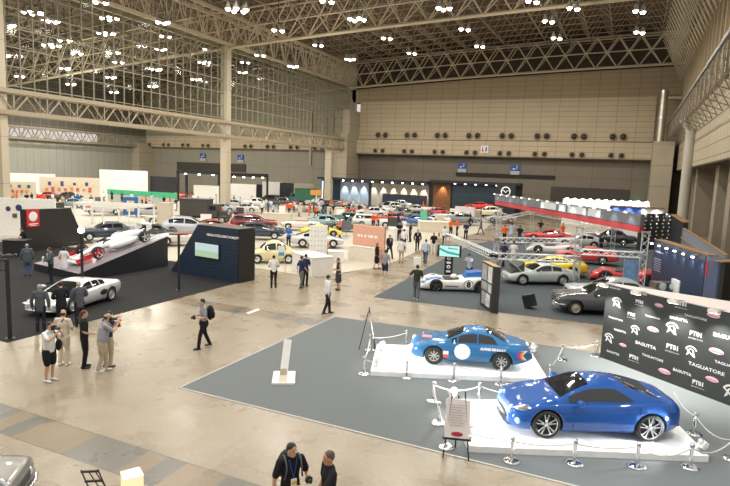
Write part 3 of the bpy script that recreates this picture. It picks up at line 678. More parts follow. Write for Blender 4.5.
for sg in (1, -1):
    decal('door_disc', 1.68, .50, 0, 0, mat('sticker_white', (.85, .85, .83), .5), sg=sg, poly=disc)
    decal('sponsor_sticker', 1.17, .44, .17, .10, mat('sticker_white', (.85, .85, .83), .5), sg=sg, lift=.03); decal('sponsor_sticker', 1.17, .33, .17, .09, mat('sticker_red', (.6, .08, .05), .5), sg=sg, lift=.03)
    for k, c_ in enumerate(((.05, .1, .6), (.75, .05, .05), (.9, .35, .02), (.95, .75, .6))):
        x0 = 3.36+k*.065; decal('chevron_stripe', x0, .55, 0, 0, mat('chevron_%d' % k, c_, .5), sg=sg, lift=.012-.0*k, poly=[(-.09, 0), (.03, .14), (.10, .14), (-.02, 0), (.10, -.14), (.03, -.14)])
    mb = MB(); yy = wl(2.75)*.97+.02
    text_mesh('ALPINE RENAULT', .105, mb, frame_on((L/2-2.62, sg*yy, .665), (-sg*1., 0, 0), (0, -.1*sg, 1)), bold=.006, sx=.95)
    mb.obj('name_lettering', mat('sticker_white', (.85, .85, .83), .5), car)
    MB().ball((L/2-.09, sg*.50, .50), (.07, .10, .10), 12).obj('headlight', lens, car)
    MB().ball((L/2-.05, sg*.24, .40), (.05, .09, .09), 12).obj('driving_light', mat('yellow_fog_lens', (.75, .72, .5), .15, coat=1.), car)
    MB().ball((-L/2+.06, sg*.48, .56), (.04, .09, .06), 10).obj('tail_light', tail, car)
    MB().ball((L/2-1.42, sg*.76, .80), (.05, .08, .05), 8).obj('side_mirror', chrome, car)
    MB().tube((L/2-.12, sg*.12, .33), (L/2-.24, sg*.62, .31), .03, n=8).obj('bumper', chrome, car)
MB().box((L/2-.62, .0, .715), (.5, .3, .01)).box((L/2-.72, .42, .70), (.18, .2, .01)).obj('hood_sticker', mat('faded_red_sticker', (.5, .2, .2), .5), car)
MB().box((L/2-.5, .45, .655), (.25, .06, .02)).obj('hood_sticker', mat('yellow_sticker', (.8, .6, .1), .5), car)
MB().tube((L/2-.35, -.55, .64), (L/2-.95, -.45, .76), .012).obj('hood_strap', chrome, car)

# silver wedge concept car on the dark carpet
silver = paint('silver_paint', (.68, .71, .74), .35, .3)
car, s, wl = build_car('wedge', 'concept_car', silver, True, rimm=mat('silver_disc_rim', (.62, .64, .66), .3, .6)); L = s['L']
tag(car, 'low silver wedge-shaped sports car with people in suits standing around its nose', 'car')
pose(car, s, (73.5, 313), (109, 301), .01); car.scale = (.95, .95, .98)
for sg in (-1, 1):
    MB().ball((L/2-.14, sg*.66, .50), (.12, .20, .06), 12).obj('headlight', lens, car)
    MB().ball((L/2-2.98, sg*.93, .54), (.26, .03, .13), 10).obj('air_intake', black, car)
    MB().ball((L/2-1.5, sg*1.02, .93), (.08, .15, .07), 10).obj('side_mirror', silver, car)
    MB().box((-L/2+.03, sg*.6, .66), (.06, .4, .1)).obj('tail_light', tail, car)
MB().box((L/2-.06, 0, .35), (.1, 1.15, .06)).obj('grille', black, car)
MB().ball((L/2-.06, 0, .27), (.16, .72, .03), 12).obj('front_splitter', silver, car)

# white and blue number 8 prototype
wcar = paint('race_white_paint', (.80, .80, .76), .0, .3)
car, s, wl = build_car('racer', 'race_car', wcar, True, rimm=mat('dark_rim', (.1, .1, .1), .4, .5)); L = s['L']
tag(car, 'white open race car with blue tail and a number 8 roundel on its side', 'race car')
pose(car, s, (437, 291), (478.5, 292.5), .01)
rb = paint('race_blue_paint', (.01, .16, .60), .1, .3)
MB().prism([(-1.95, .70), (-1.9, 1.0), (-1.2, 1.05), (-.55, .98), (-.35, .62), (-1.2, .6)], -.42, .42, 'Y').obj('engine_cover', rb, car)
for sg in (-1, 1): MB().prism([(-2.1, .7), (-2.1, 1.12), (-1.7, 1.08), (-1.55, .76)], sg*.8-.02, sg*.8+.02, 'Y').obj('tail_fin', rb, car)
MB().box((-1.95, 0, 1.08), (.3, 1.6, .03)).obj('rear_wing', wcar, car)
MB().box((.2, .0, .60), (.95, .95, .05)).obj('cockpit', black, car)
MB().ball((.15, .22, .72), (.2, .16, .16), 10).obj('headrest', wcar, car)
b = MB()
for k in range(8):
    a0, a1 = -PI/2+k*PI/8, -PI/2+(k+1)*PI/8
    b.add([(.3+.45*math.cos(a0), .5*math.sin(a0), .58), (.3+.45*math.cos(a1), .5*math.sin(a1), .58), (.22+.42*math.cos(a1), .46*math.sin(a1), .80), (.22+.42*math.cos(a0), .46*math.sin(a0), .80)], [(0, 1, 2, 3)])
b.obj('windscreen', MT.get('hall_glass'), car)
mb = MB()
for k in range(4): mb.ball((L/2-.55-.16*k, .50-.05*k, .60+.012*k), (.20, .26, .05), 10)
mb.ball((L/2-.3, .62, .47), (.18, .2, .05), 10); mb.obj('blue_nose_flash', rb, car)
for sg in (1, -1):
    yy = wl(2.9)*.995+.012
    MB().prism([(L/2-2.62+math.cos(t*PI/12)*.25, .42+math.sin(t*PI/12)*.25) for t in range(24)], sg*(yy-.05), sg*yy, 'Y').obj('roundel_ring', black, car)
    MB().prism([(L/2-2.62+math.cos(t*PI/12)*.225, .42+math.sin(t*PI/12)*.225) for t in range(24)], sg*(yy-.05), sg*(yy+.006), 'Y').obj('roundel', white, car)
    mb = MB(); text_mesh('8', .42, mb, frame_on((L/2-2.62, sg*(yy+.012), .41), (-sg, 0, 0), (0, 0, 1)), bold=.02); mb.obj('race_number', black, car)
    MB().box((L/2-1.75, sg*(wl(1.7)*.98+.01), .30), (.7, .02, .05)).obj('side_lettering', darkgrey, car)

# long silver coupe with its front clamshell raised
car, s, wl = build_car('coupe', 'classic_coupe', paint('pale_silver_paint', (.62, .66, .68), .3, .3), True, rimm=mat('silver_disc_rim', (.62, .64, .66), .3, .6)); L = s['L']
tag(car, 'pale silver fastback coupe with its headlamp flap raised, on the dark blue carpet', 'car')
pose(car, s, (525, 285), (559, 285.5), .01); common(car, s, wl, grille=False)
M_ = Matrix.Rotation(rad(-40), 3, 'Y')
MB().box((L/2-.62+.1, 0, 1.0), (1.15, 1.3, .05), R=M_).obj('raised_hood', paint('pale_silver_paint', (.62, .66, .68), .3, .3), car)
MB().box((L/2-.62+.07, 0, .965), (1.0, 1.15, .02), R=M_).prism([(L/2-.12, .66), (L/2-.94, 1.31), (L/2-.94, .74)], -.60, .60, 'Y').obj('hood_lining', mat('dark_olive_lining', (.06, .075, .06), .6), car)

# dark grey saloon half behind the logo board
car, s, wl = build_car('sedan', 'classic_saloon', paint('dark_grey_paint', (.10, .105, .115), .4, .25), True, rimm=mat('cream_chrome_rim', (.6, .56, .46), .3, .6)); L = s['L']
tag(car, 'dark grey vintage saloon with chrome grille half hidden behind the black logo board', 'car')
a = G(574.6, 314.6, .01); hdg = rad(hd(575, 196))
ww = wl(s['fo'])-.115; off = Vector((L/2-s['fo'], ww, 0)); off.rotate(Euler((0, 0, hdg))); car.location = (a.x-off.x, a.y-off.y, .01); car.rotation_euler = (0, 0, hdg)
common(car, s, wl, n=2, r=.09)
def at_h(px, py, base):  # height of a pixel above a floor point
    d = FW*F + RT*(px-CX) + UP*(CY-py); k = Vector((base.x, base.y)).length/Vector((d.x, d.y)).length; return HC+d.z*k
TPL = {}
def place_car(kind, px, py, a, col, label, z=.12, name=None, sc=1., cat='car', group=None):
    nm = name or {'sedan': 'saloon_car', 'coupe': 'coupe_car', 'wagon': 'station_wagon', 'bug': 'small_car', 'suv': 'suv_car', 'open': 'convertible_car', 'sport': 'sports_car', 'wedge': 'sports_car', 'rally': 'coupe_car', 'racer': 'race_car'}[kind]
    m = paint('car_paint_%s' % '_'.join('%02d' % int(c*100) for c in col), col, .15, .3)
    if kind not in TPL:
        r, s, wl = build_car(kind, nm, m, False, parts=False); common(r, s, wl); TPL[kind] = r; r['used'] = 0
        if kind == 'open':
            L = s['L']; MB().box((L/2-2.1, 0, .84), (1.2, 1.15, .05)).obj('cockpit', mat('red_leather', (.35, .05, .04), .5), r)
            MB().box((L/2-1.45, 0, 1.0), (.03, 1.2, .32), R=Matrix.Rotation(rad(-28), 3, 'Y')).obj('windshield', MT['hall_glass'], r)
        if kind == 'racer':
            L = s['L']; MB().box((.2, .0, .60), (.95, .95, .05)).obj('cockpit', black, r); MB().box((-1.95, 0, .95), (.3, 1.6, .03)).obj('rear_wing', black, r)
    r = TPL[kind]
    o = r if r.get('used') == 0 else copy_tree(r); r['used'] = 1
    o.name = nm; p = G(px, py, z); o.location = p; o.rotation_euler = (0, 0, rad(hd(px, a))); o.scale = (sc, sc, sc)
    for ch in o.children:
        if ch.name.startswith('body') and ch.material_slots:
            ch.material_slots[0].link = 'OBJECT'; ch.material_slots[0].material = m
    tag(o, label, cat, group); FIELD.append((o, 4.4*sc if kind != 'bug' else 3.3, 1.95*sc, kind)); return o
FIELD = []
# ------------------------------------------------------------------ carpets and display floors
def slab(name, pts, z0, z1, m, st=True, lab=None):
    mb = MB().prism([(p[0], p[1]) for p in pts], z0, z1); o = mb.obj(name, m)
    if st: o['kind'] = 'structure'
    return o
carpetL = mat('charcoal_carpet', (.022, .022, .024), .9, noise=(300, .25), spec=.2); carpetG = mat('grey_carpet', (.145, .16, .165), .85, noise=(200, .10), spec=.25)
carpetD = mat('slate_carpet', (.075, .09, .10), .85, noise=(200, .12), spec=.25); whitefloor = mat('white_display_floor', (.50, .46, .38), .5, noise=(.4, .04))
slab('floor_carpet_dark', [(-18.65, 11.9), (-18.65, 25.5), (-23, 27.5), (-42, 28.0), (-42, 11.9)], 0, .01, carpetL)
slab('floor_carpet_grey', [(-10.92, 11.75), (-10.92, 20.95), (9, 22.4), (9, 11.75)], 0, .012, carpetG)
edge = mat('carpet_edge_tape', (.42, .42, .40), .5)
struct('trim_10', MB().box((-1, 11.73, .008), (19.9, .06, .014)).box((-10.95, 16.35, .008), (.06, 9.2, .014)), edge)
slab('floor_carpet_slate', [(-11.1, 25.4), (6, 26.4), (6, 62), (-9.5, 62), (-12.6, 50)], 0, .01, carpetD)
slab('floor_display_white', [(-43, 28.2), (-24.2, 27.7), (-21.6, 28.9), (-16.35, 28.2), (-14.3, 34), (-15.4, 48), (-14.5, 62), (-18, 90), (-48, 92), (-62, 70), (-50, 40)], 0, .01, whitefloor)
slab('floor_display_white_left', [(-100, 30), (-43, 28), (-49, 66), (-55, 92), (-100, 92)], 0, .008, whitefloor)
slab('floor_marker_white', [(p.x, p.y) for p in (G(246, 313), G(258, 308.5), G(259.5, 310), G(249, 314))], 0, .006, mat('white_tape', (.75, .73, .68), .5))
# platforms under the two blue cars
plat = mat('white_platform_top', (.93, .93, .92), .35)
def platform(name, label, pts, z):
    o = slab(name, pts, 0, z, plat, False); tag(o, label, 'platform'); return o
q2 = lambda *p: G(*p, .16).to_2d()
platform('car_platform', 'low white square platform carrying the modern deep blue coupe', [q2(469.5, 446), q2(709, 456), q2(672, 418), q2(640, 402), q2(446, 399)], PZ)
platform('car_platform', 'low white platform carrying the vintage blue rally coupe', [q2(370.5, 371), q2(548, 379), q2(530, 350), q2(377, 344)], PZ)
# rope stanchions
st0 = empty('rope_stanchion')
MB().lathe([(.0, .0), (.19, .0), (.19, .02), (.14, .045), (.04, .055), (.0, .055)], n=18).obj('stanchion_base', chrome, st0)
MB().lathe([(.038, .05), (.038, .50), (.0, .50)], n=12).obj('post', chrome, st0); MB().lathe([(.0, .48), (.05, .485), (.055, .52), (.045, .555), (.0, .56)], n=12).obj('post_cap', steel, st0)
sfirst = True
def stan(px, py, lab, grp):
    global sfirst
    o = st0 if sfirst else copy_tree(st0); sfirst = False
    p = G(px, py, .012); o.location = p; tag(o, lab, 'stanchion', grp); return p
def rope(a, b, lab, sag=.18, z=.46, grp='ropes'):
    mb = MB(); P_ = [Vector(a).lerp(Vector(b), i/10)+Vector((0, 0, z-sag*.7*4*(i/10)*(1-i/10))) for i in range(11)]
    for p, q in zip(P_, P_[1:]): mb.tube(p, q, .014, n=6, caps=False)
    o = mb.obj('barrier_rope', mat('pale_rope', (.62, .60, .56), .5)); tag(o, lab, 'rope', 'ropes between the chrome stanchions'); return o
n1 = [stan(*q, 'chrome stanchions of the modern blue coupe') for q in (
    (446, 447, 'chrome stanchion hidden behind the white notice board on the easel'), (438, 423, 'chrome stanchion at the near left corner of the modern coupe platform, beside the easel'), (433, 401, 'second chrome stanchion up the short left side of the modern coupe platform'),
    (479, 402, 'chrome stanchion behind the modern coupe platform, beside the flood light'))]
n2 = [stan(*q, 'chrome stanchions of the modern blue coupe') for q in (
    (511, 461, 'chrome stanchion before the front bumper of the modern blue coupe'), (574, 463.5, 'chrome stanchion before the middle of the modern blue coupe'), (637, 466.5, 'chrome stanchion before the rear wheel of the modern blue coupe'), (690, 467.5, 'chrome stanchion at the near right corner of the modern coupe platform'), (694, 434, 'chrome stanchion between the modern coupe tail and the logo board'), (731, 459, 'chrome stanchion cut by the right edge of the picture'))]
rope(n1[0], n1[1], 'rope behind the easel, sagging beside the white notice board', .2); rope(n1[1], n1[2], 'pale rope along the short left side of the modern coupe platform', .2)
rope(n1[2], n1[3], 'pale rope swinging past the bright flood light by the modern coupe', .2); rope(n1[0], n2[0], 'pale rope along the platform edge between the easel and the coupe nose', .05)
rope(n1[3], G(540, 408, .0), 'pale rope going behind the nose of the modern blue coupe', .2)
rope(n2[0], n2[1], 'pale rope in front of the front wheel of the modern coupe', .1); rope(n2[1], n2[2], 'pale rope in front of the door of the modern coupe', .1)
rope(n2[2], n2[3], 'pale rope sagging in front of the rear wheel of the modern coupe', .3); rope(n2[3], n2[5], 'pale rope leaving the near right platform corner towards the picture edge', .3)
rope(n2[4], n2[5], 'pale rope running from behind the coupe tail along the logo board', .25); rope(n2[4], G(672, 408, 0.), 'pale rope starting behind the tail of the modern coupe', .15)
n3 = [stan(*q, 'chrome stanchions of the vintage rally coupe') for q in (
    (364, 374, 'chrome stanchion at the near left corner of the rally coupe platform'), (406.5, 377.5, 'chrome stanchion before the front wheel of the rally coupe'), (453.5, 380.5, 'chrome stanchion before the door of the rally coupe'), (500.5, 384.5, 'chrome stanchion before the rear wheel of the rally coupe'),
    (406, 345, 'chrome stanchion behind the nose of the rally coupe'), (370, 350, 'chrome stanchion at the far left corner of the rally coupe platform'), (562, 360, 'short chrome stanchion behind the tail of the rally coupe'), (596, 356, 'chrome stanchion just in front of the logo board foot'), (549, 382, 'chrome stanchion between the tail of the rally coupe and the modern coupe'))]
for i, (a, b) in enumerate(((0, 1), (1, 2), (2, 3), (5, 4), (0, 5), (6, 7), (6, 8))):
    rope(n3[a], n3[b], ('pale rope in front of the nose of the rally coupe', 'pale rope in front of the front wheel of the rally coupe', 'pale rope in front of the rear wheel of the rally coupe', 'pale rope behind the nose of the rally coupe beside its flood light', 'pale rope up the left side of the rally coupe platform', 'pale rope between the rally coupe tail and the foot of the logo board', 'pale rope behind the rally coupe tail')[i], .12)
# flood lights on the floor, aimed at the cars
def flood(px, py, to, lab, e=0., on=True, z=.16):
    p = G(px, py, z); t = thing('flood_light', lab, 'flood light', p, math.atan2(to.y-p.y, to.x-p.x))
    MB().box((0, 0, .04), (.2, .26, .05)).tube((0, -.16, .04), (0, -.16, .24), .012).tube((0, .16, .04), (0, .16, .24), .012).obj('bracket', steel, t)
    h = MB().box((0, 0, .25), (.14, .30, .22), R=Matrix.Rotation(rad(-25), 3, 'Y')).obj('lamp_housing', white, t)
    MB().ball((.07, 0, .36), (.08, .10, .07), 12).obj('lamp_face', glow('flood_glow', (.93, 1, 1), 900.) if on else lens, h)
    t.scale = (.75,)*3
    if e: spot(p+Vector((0, 0, .34))+(to-p).normalized()*.25, to, e, 95, .06, (.94, .99, 1))
    return t
cA, cB = Vector((0.2, 13.6, .7)), Vector((-4.2, 17.6, .7))
flood(452, 399, cA, 'bright white flood light at the far left corner of the modern coupe platform', 260)
flood(381, 351, cB, 'bright white flood light at the far left corner of the rally coupe platform', 260)
flood(468, 437, cA, 'white flood light on the platform just behind the notice easel', 60, False); flood(702, 452, cA, 'white flood light at the near right corner of the modern coupe platform', 160, False)
flood(534, 352, cB, 'white flood light at the far right corner of the rally coupe platform', 160, False); flood(376, 366, cB, 'grey flood light at the near left corner of the rally coupe platform', 60, False)
for (x, y, tx, ty) in ((-2.5, 11.5, -.5, 13.5), (3, 12, 1, 14), (-6, 15, -4.5, 17), (-1, 17, -3.5, 17.8)): spot((x, y, 9.5), (tx, ty, .3), 950, 44, .15, (.93, .98, 1))  # overhead spots without fixtures, added to brighten the platforms
# notice easel and black-edged easels
def easel(px, py, h, w, label, board, name='notice_easel', rz=None, logo=False, z=.01):
    p = G(px, py, z); t = thing(name, label, 'easel', p, rad(YAW) if rz is None else rz)
    MB().tube((-w*.45, -.15, 0), (-w*.22, .12, h), .018, n=6).obj('leg', black, t); MB().tube((w*.45, -.15, 0), (w*.22, .12, h), .018, n=6).obj('leg', black, t)
    MB().tube((0, .42, 0), (0, .14, h*.92), .018, n=6).obj('leg', black, t); MB().box((0, -.08, h*.30), (w*1.0, .06, .03)).obj('ledge', black, t)
    b = MB().box((0, .005, h*.60), (w*.86, .02, h*.58), R=Matrix.Rotation(rad(-11), 3, 'X')).obj('notice_board', board, t)
    if logo:
        mb = MB()
        for k in range(9): mb.box((-.02*(k % 3), -.012+.0, .30-k*.055), (w*(.62-.09*(k % 3)), .004, .012))
        q = mb.obj('printed_lines', mat('print_grey', (.45, .45, .45), .6), b); q.location = (0, -.012, h*.60); q.rotation_euler = (rad(-11), 0, 0)
        q = MB().ball((0, -.0, -.33), (.13, .005, .05), 12).obj('badge', mat('badge_crimson', (.4, .03, .06), .5), b); q.location = (0, -.012, h*.60); q.rotation_euler = (rad(-11), 0, 0)
    return t
easel(455.5, 456, 1.45, .62, 'white notice board with a crimson badge on a black easel before the modern coupe', mat('notice_paper', (.80, .75, .75), .6), rz=rad(YAW-8), logo=True)
easel(371, 350, 1.5, .5, 'dark easel seen from behind at the left end of the rally coupe platform', mat('pale_panel_back', (.5, .5, .5), .5), rz=rad(YAW+90))
# slim white display stand on the grey carpet
p = G(284, 378, .01); t = thing('pamphlet_stand', 'slim tilted white information stand on a square white base, alone on the grey carpet', 'stand', p, rad(YAW+6))
MB().box((0, -.05, .03), (.66, 1.0, .05)).obj('base', white, t); MB().box((-.02, -.05, .06), (.24, .9, .02)).box((-.02, .16, .16), (.2, .16, .2)).obj('foot_block', mat('beige_block', (.55, .5, .42), .5), t)
MB().box((.03, .30, .60), (.24, .04, .95), R=Matrix.Rotation(rad(6), 3, 'Y') @ Matrix.Rotation(rad(-22), 3, 'X')).obj('panel', white, t)
MB().box((-.09, .30, .60), (.012, .05, .95), R=Matrix.Rotation(rad(6), 3, 'Y') @ Matrix.Rotation(rad(-22), 3, 'X')).obj('red_edge', mat('red_edging', (.45, .1, .1), .5), t)
# ------------------------------------------------------------------ logo board
BA = G(600, 357, .01); BD = (G(730, 406, .01)-BA); BD.z = 0; BD.normalize()
bl = 8.6; bh = 2.62; bn = Vector((BD.y, -BD.x, 0)); bn = bn if bn.dot(-BA) > 0 else -bn
t = thing('logo_backdrop', 'large black backdrop wall printed with white and pink logos behind the blue cars', 'backdrop wall', BA, math.atan2(BD.y, BD.x))
MB().box((bl/2, .09, bh/2), (bl, .18, bh)).obj('panel', mat('backdrop_charcoal', (.024, .027, .027), .5, noise=(2, .1)), t)
MB().box((bl/2, .09, bh+.015), (bl+.02, .2, .03)).obj('top_edge', mat('backdrop_edge_white', (.72, .66, .64), .6), t)
MB().prism([(.02, .1), (bl, .1), (bl, 3.6), (.15, .35)], bh-.07, bh+.012).obj('canopy_panel', mat('pinkish_white_panel', (.74, .66, .64), .6), t)
yb_ = -.006; lg = MB(); pk = MB(); pt = MB()
def bt(txt, x, z, s_, mb_=None, sx=1., b=.0): text_mesh(txt, s_, mb_ if mb_ is not None else lg, frame_on((x, yb_, z), (1, 0, 0), (0, 0, 1)), bold=b, sx=sx)
def oval(x, z, w):
    pts = [(x+math.cos(k*PI/10)*w*.42, z+math.sin(k*PI/10)*w*(.19 if k <= 10 else .13)) for k in range(20)]
    pk.add([(a, yb_, b) for a, b in pts], [tuple(range(20))]); [pt.add([(x+w*(-.34+.09*q), yb_-.004, z-.06*w), (x+w*(-.28+.09*q), yb_-.004, z-.06*w), (x+w*(-.27+.09*q), yb_-.004, z+.02*w), (x+w*(-.33+.09*q), yb_-.004, z+.02*w)], [(0, 1, 2, 3)]) for q in range(8)]
def crest(x, z, w):
    for (r0, r1) in ((.50, .38), (.26, .17)):
        for k in range(10):
            a, b = PI*(.1+.08*k), PI*(.1+.08*(k+1))
            lg.add([(x+math.cos(q)*r*w, yb_, z+math.sin(q)*r*w*.9) for q, r in ((a, r0), (b, r0), (b, r1), (a, r1))], [(0, 1, 2, 3)])
    for sg in (-1, 1): lg.add([(x+sg*.1*w, yb_, z+.12*w), (x+sg*.22*w, yb_, z+.08*w), (x+sg*.36*w, yb_, z-.36*w), (x+sg*.18*w, yb_, z-.24*w)], [(0, 1, 2, 3)])
    lg.add([(x-.48*w, yb_, z+.16*w), (x-.34*w, yb_, z+.16*w), (x+.4*w, yb_, z-.36*w), (x+.2*w, yb_, z-.36*w)], [(0, 1, 2, 3)])
def tato(x, z, s_): bt('PT01', x, z, s_*1.0, b=.008); bt('pantaloni torino', x, z-.75*s_, s_*.36)
rows = [(2.42, [('G', .42), ('A', 1.5), ('T', 2.75)], 0), (2.15, [('C', .42), ('P', 1.08), ('O', 1.65), ('P', 2.45), ('O', 3.6), ('B', 4.6)], 0)]
def wx(px, py):  # where a photo pixel falls on the board: (along, height)
    d = FW*F + RT*(px-CX) + UP*(CY-py); q = Vector((0, 0, HC)); k = (Vector((BA.x, BA.y, 0))-q).dot(bn)/d.dot(bn); h = q+d*k
    return (h-Vector((BA.x, BA.y, 0))).dot(BD), h.z
for kind, px, py, s_ in (('A', 614.5, 288.5, .09), ('A', 639.5, 293.5, .10), ('C', 617, 303, .42), ('P', 639.5, 303.5, .14), ('O', 659, 306, .36), ('P', 681.5, 305.5, .17), ('A', 695.5, 317.8, .13), ('O', 713.5, 316, .46),
        ('P', 631.5, 316, .14), ('A', 652.5, 317.5, .10), ('B', 678.5, 319.5, .15), ('A', 615.5, 319, .11), ('B', 620, 331.2, .12), ('C', 635, 330.5, .37), ('O', 653, 330, .50), ('C', 672, 329, .46), ('P', 696, 336, .19), ('B', 727, 338, .20),
        ('C', 609, 338.5, .40), ('O', 623, 345.5, .34), ('B', 645.5, 345.5, .19), ('P', 672.5, 349, .20), ('C', 691, 352, .40), ('O', 716.5, 352, .52), ('B', 613, 353, .13), ('P', 634, 359, .17), ('A', 652.5, 358, .14), ('O', 664.5, 372, .50),
        ('B', 682, 372.5, .15), ('A', 706, 369, .20), ('O', 712, 380, .46), ('P', 698, 385, .17), ('C', 731, 393, .5), ('A', 729, 366, .15)):
    x, z = wx(px, py)
    if kind == 'A': bt('TAGLIATORE', x, z, s_*.7, sx=1.3, b=.002)
    elif kind == 'B': bt('BAGUTTA', x, z, s_*.75, sx=1.15, b=.004)
    elif kind == 'P': tato(x, z+.04, s_)
    elif kind == 'O': oval(x, z, s_)
    else: crest(x, z, s_)
lg.obj('white_logo', mat('print_soft_white', (.6, .6, .6), .5), t, fix=False); pk.obj('pink_logo', mat('print_pink', (.68, .42, .50), .5), t, fix=False); pt.obj('logo_lettering', mat('print_maroon', (.3, .05, .12), .5), t, fix=False)
for i, (px, py) in enumerate(((613, 283), (645.5, 291), (683, 300), (724, 310))):
    x, z = wx(px, py+4); p = BA+BD*x+bn*.45
    s_ = thing('clip_spotlight', 'cream spotlight on an arm over the logo board, %s' % ('at its far upper corner', 'second from the far upper corner', 'third from the far upper corner', 'closest to the picture edge')[i], 'spotlight', (p.x, p.y, bh+.02), math.atan2(BD.y, BD.x))
    MB().tube((0, .5, .02), (0, 0, .08), .015, n=6).obj('arm', steel, s_); MB().box((0, -.02, .03), (.30, .14, .09)).obj('lamp_head', mat('cream_lamp_head', (.75, .70, .62), .5), s_)
    MB().box((0, -.0, -.02), (.26, .11, .012)).obj('lamp_face', glow('spot_face', (1, .97, .9), 12.), s_)
    spot((p.x, p.y, bh-.04), p-bn*.5-Vector((0, 0, 2.4)), 420, 100, .05, blend=.9)
# tall black slab with framed photographs
pm, pl, pr_ = G(491, 313, 0), G(479.5, 304.5, 0), G(498, 313.8, 0); ph = at_h(491, 266.5, pm); d = pl-pm; Ld = d.length
t = thing('photo_slab', 'tall black slab wall with photographs on one face, at the corner of the slate carpet', 'display wall', pm, math.atan2(d.y, d.x))
e_ = pr_-pm; q_ = Matrix.Rotation(-t.rotation_euler.z, 3, 'Z') @ e_; sg_ = -1 if q_.y < 0 else 1
MB().prism([(0, 0), (Ld, 0), (Ld+q_.x, q_.y), (q_.x, q_.y)], 0, ph).obj('slab_body', mat('slab_black', (.02, .018, .016), .4), t)
mb = MB(); mg = MB(); k = 0
for z0_, z1_, segs in ((.62, .96, ((.08, .42), (.5, .92))), (.40, .58, ((.08, .35), (.4, .9))), (.08, .36, ((.15, .5), (.55, .85)))):
    for u0, u1 in segs: (mb if k % 2 else mg).box((Ld*(u0+u1)/2, -sg_*.01, ph*(z0_+z1_)/2), (Ld*(u1-u0), .012, ph*(z1_-z0_))); k += 1
mb.obj('photo_print', mat('photo_grey', (.35, .36, .38), .3, noise=(5, .9)), t); mg.obj('photo_print', mat('photo_pale', (.62, .66, .68), .3, noise=(4, .8)), t)
MB().prism([(0, 0), (Ld, 0), (Ld+q_.x, q_.y), (q_.x, q_.y)], ph, ph+.012).obj('wooden_top', mat('plywood', (.50, .30, .12), .6), t)
# monitor on a black lettered pylon
p = G(448, 276, .01); t = thing('monitor_pylon', 'wide monitor with green picture on a black lettered pylon beside the number 8 race car', 'monitor stand', p, rad(hd(448, 0)))
MB().box((0, 0, .85), (.5, .12, 1.7)).obj('pylon', black, t)
mb = MB(); [mb.lathe([(.05, 0), (.12, 0), (.12, .01), (.05, .01)], (0, -.07, .3+k*.27), 10, axis='Y') if k%2 else mb.box((0, -.066, .3+k*.27), (.26, .01, .12)) for k in range(5)]; mb.obj('vertical_lettering', white, t)
m_ = MB().box((0, -.06, 1.55), (1.45, .10, .72)).obj('monitor', black, t)
MB().box((0, -.115, 1.55), (1.2, .008, .66)).obj('screen', glow('screen_teal', (.45, .75, .70), 1.2), m_)
MB().add([(-.6, -.122, 1.75), (-.1, -.122, 1.55), (.6, -.122, 1.42), (.6, -.122, 1.30), (-.1, -.122, 1.40), (-.6, -.122, 1.62)], [(0, 1, 2, 3, 4, 5)]).add([(-.1, -.122, 1.78), (.5, -.122, 1.72), (.5, -.122, 1.66), (-.1, -.122, 1.70)], [(0, 1, 2, 3)]).obj('screen_picture', glow('screen_green', (.05, .42, .35), 1.), m_)
# small wedge floor speaker
p = G(529, 308, .01); t = thing('wedge_case', 'small tilted black box with silver top alone on the slate carpet', 'box', p, rad(hd(529, -28)))
MB().box((0, 0, .35), (.42, .5, .55), R=Matrix.Rotation(rad(-20), 3, 'Y')).obj('case', black, t); MB().box((-.1, 0, .64), (.36, .46, .03), R=Matrix.Rotation(rad(-20), 3, 'Y')).obj('top_plate', steel, t)
# ------------------------------------------------------------------ ramp with formula car
ra, rb_, rc = Vector((-25.3, 20.0)), Vector((-25.25, 26.15)), None
N0 = G(79, 282, 0); N1 = G(168, 266, 0); F0 = G(34, 270, 0)
t = thing('display_ramp', 'dark wedge-shaped ramp rising to the right with a streaked grey top', 'ramp', (0, 0, 0))
b0, b1 = N0.to_2d(), N1.to_2d(); e = (F0.to_2d()-b0); f1 = b1+e*.62; f0 = b0+e
zl0 = at_h(79, 274, N0); zl1 = at_h(167.5, 236.5, N1)
V = [(b0.x, b0.y, 0), (b1.x, b1.y, 0), (f1.x, f1.y, 0), (f0.x, f0.y, 0), (b0.x, b0.y, zl0), (b1.x, b1.y, zl1), (f1.x, f1.y, zl1*.98), (f0.x, f0.y, zl0*.9)]
MB().add(V, [(3, 2, 1, 0), (0, 1, 5, 4), (1, 2, 6, 5), (2, 3, 7, 6), (3, 0, 4, 7)]).obj('ramp_body', mat('ramp_black', (.014, .016, .022), .45), t)
lift = lambda v, dz=.012: (v[0], v[1], v[2]+dz)
MB().add([lift(V[4]), lift(V[5]), lift(V[6]), lift(V[7])], [(0, 1, 2, 3)]).obj('ramp_top', mat('ramp_top_grey', (.22, .20, .22), .35, noise=(.8, .4)), t, fix=False)
R4, R5, R6, R7 = map(Vector, V[4:])
def rp(u, v, dz=.0):  # u along the ramp, v across (0 = near edge)
    return (R4.lerp(R5, u)).lerp(R7.lerp(R6, u), v)+Vector((0, 0, dz))
mb = MB(); mr2 = MB()
for (v0, v1, u0, u1) in ((.10, .16, .45, 1.), (.22, .34, .35, 1.), (.42, .47, .5, 1.), (.55, .72, .4, 1.), (.80, .86, .5, 1.)): mb.add([rp(u0, (v0+v1)/2, .02), rp(u1, v0, .02), rp(u1, v1, .02)], [(0, 1, 2)])
for (v0, v1, u0, u1) in ((.22, .30, .12, .5), (.36, .40, .2, .55)): mr2.add([rp(u0, v0, .022), rp(u1, (v0+v1)/2, .022), rp(u0, v1, .022)], [(0, 1, 2)])
mb.obj('white_streak', mat('streak_white', (.65, .62, .64), .3), t, fix=False); mr2.obj('red_streak', mat('streak_red', (.55, .08, .09), .3), t, fix=False)
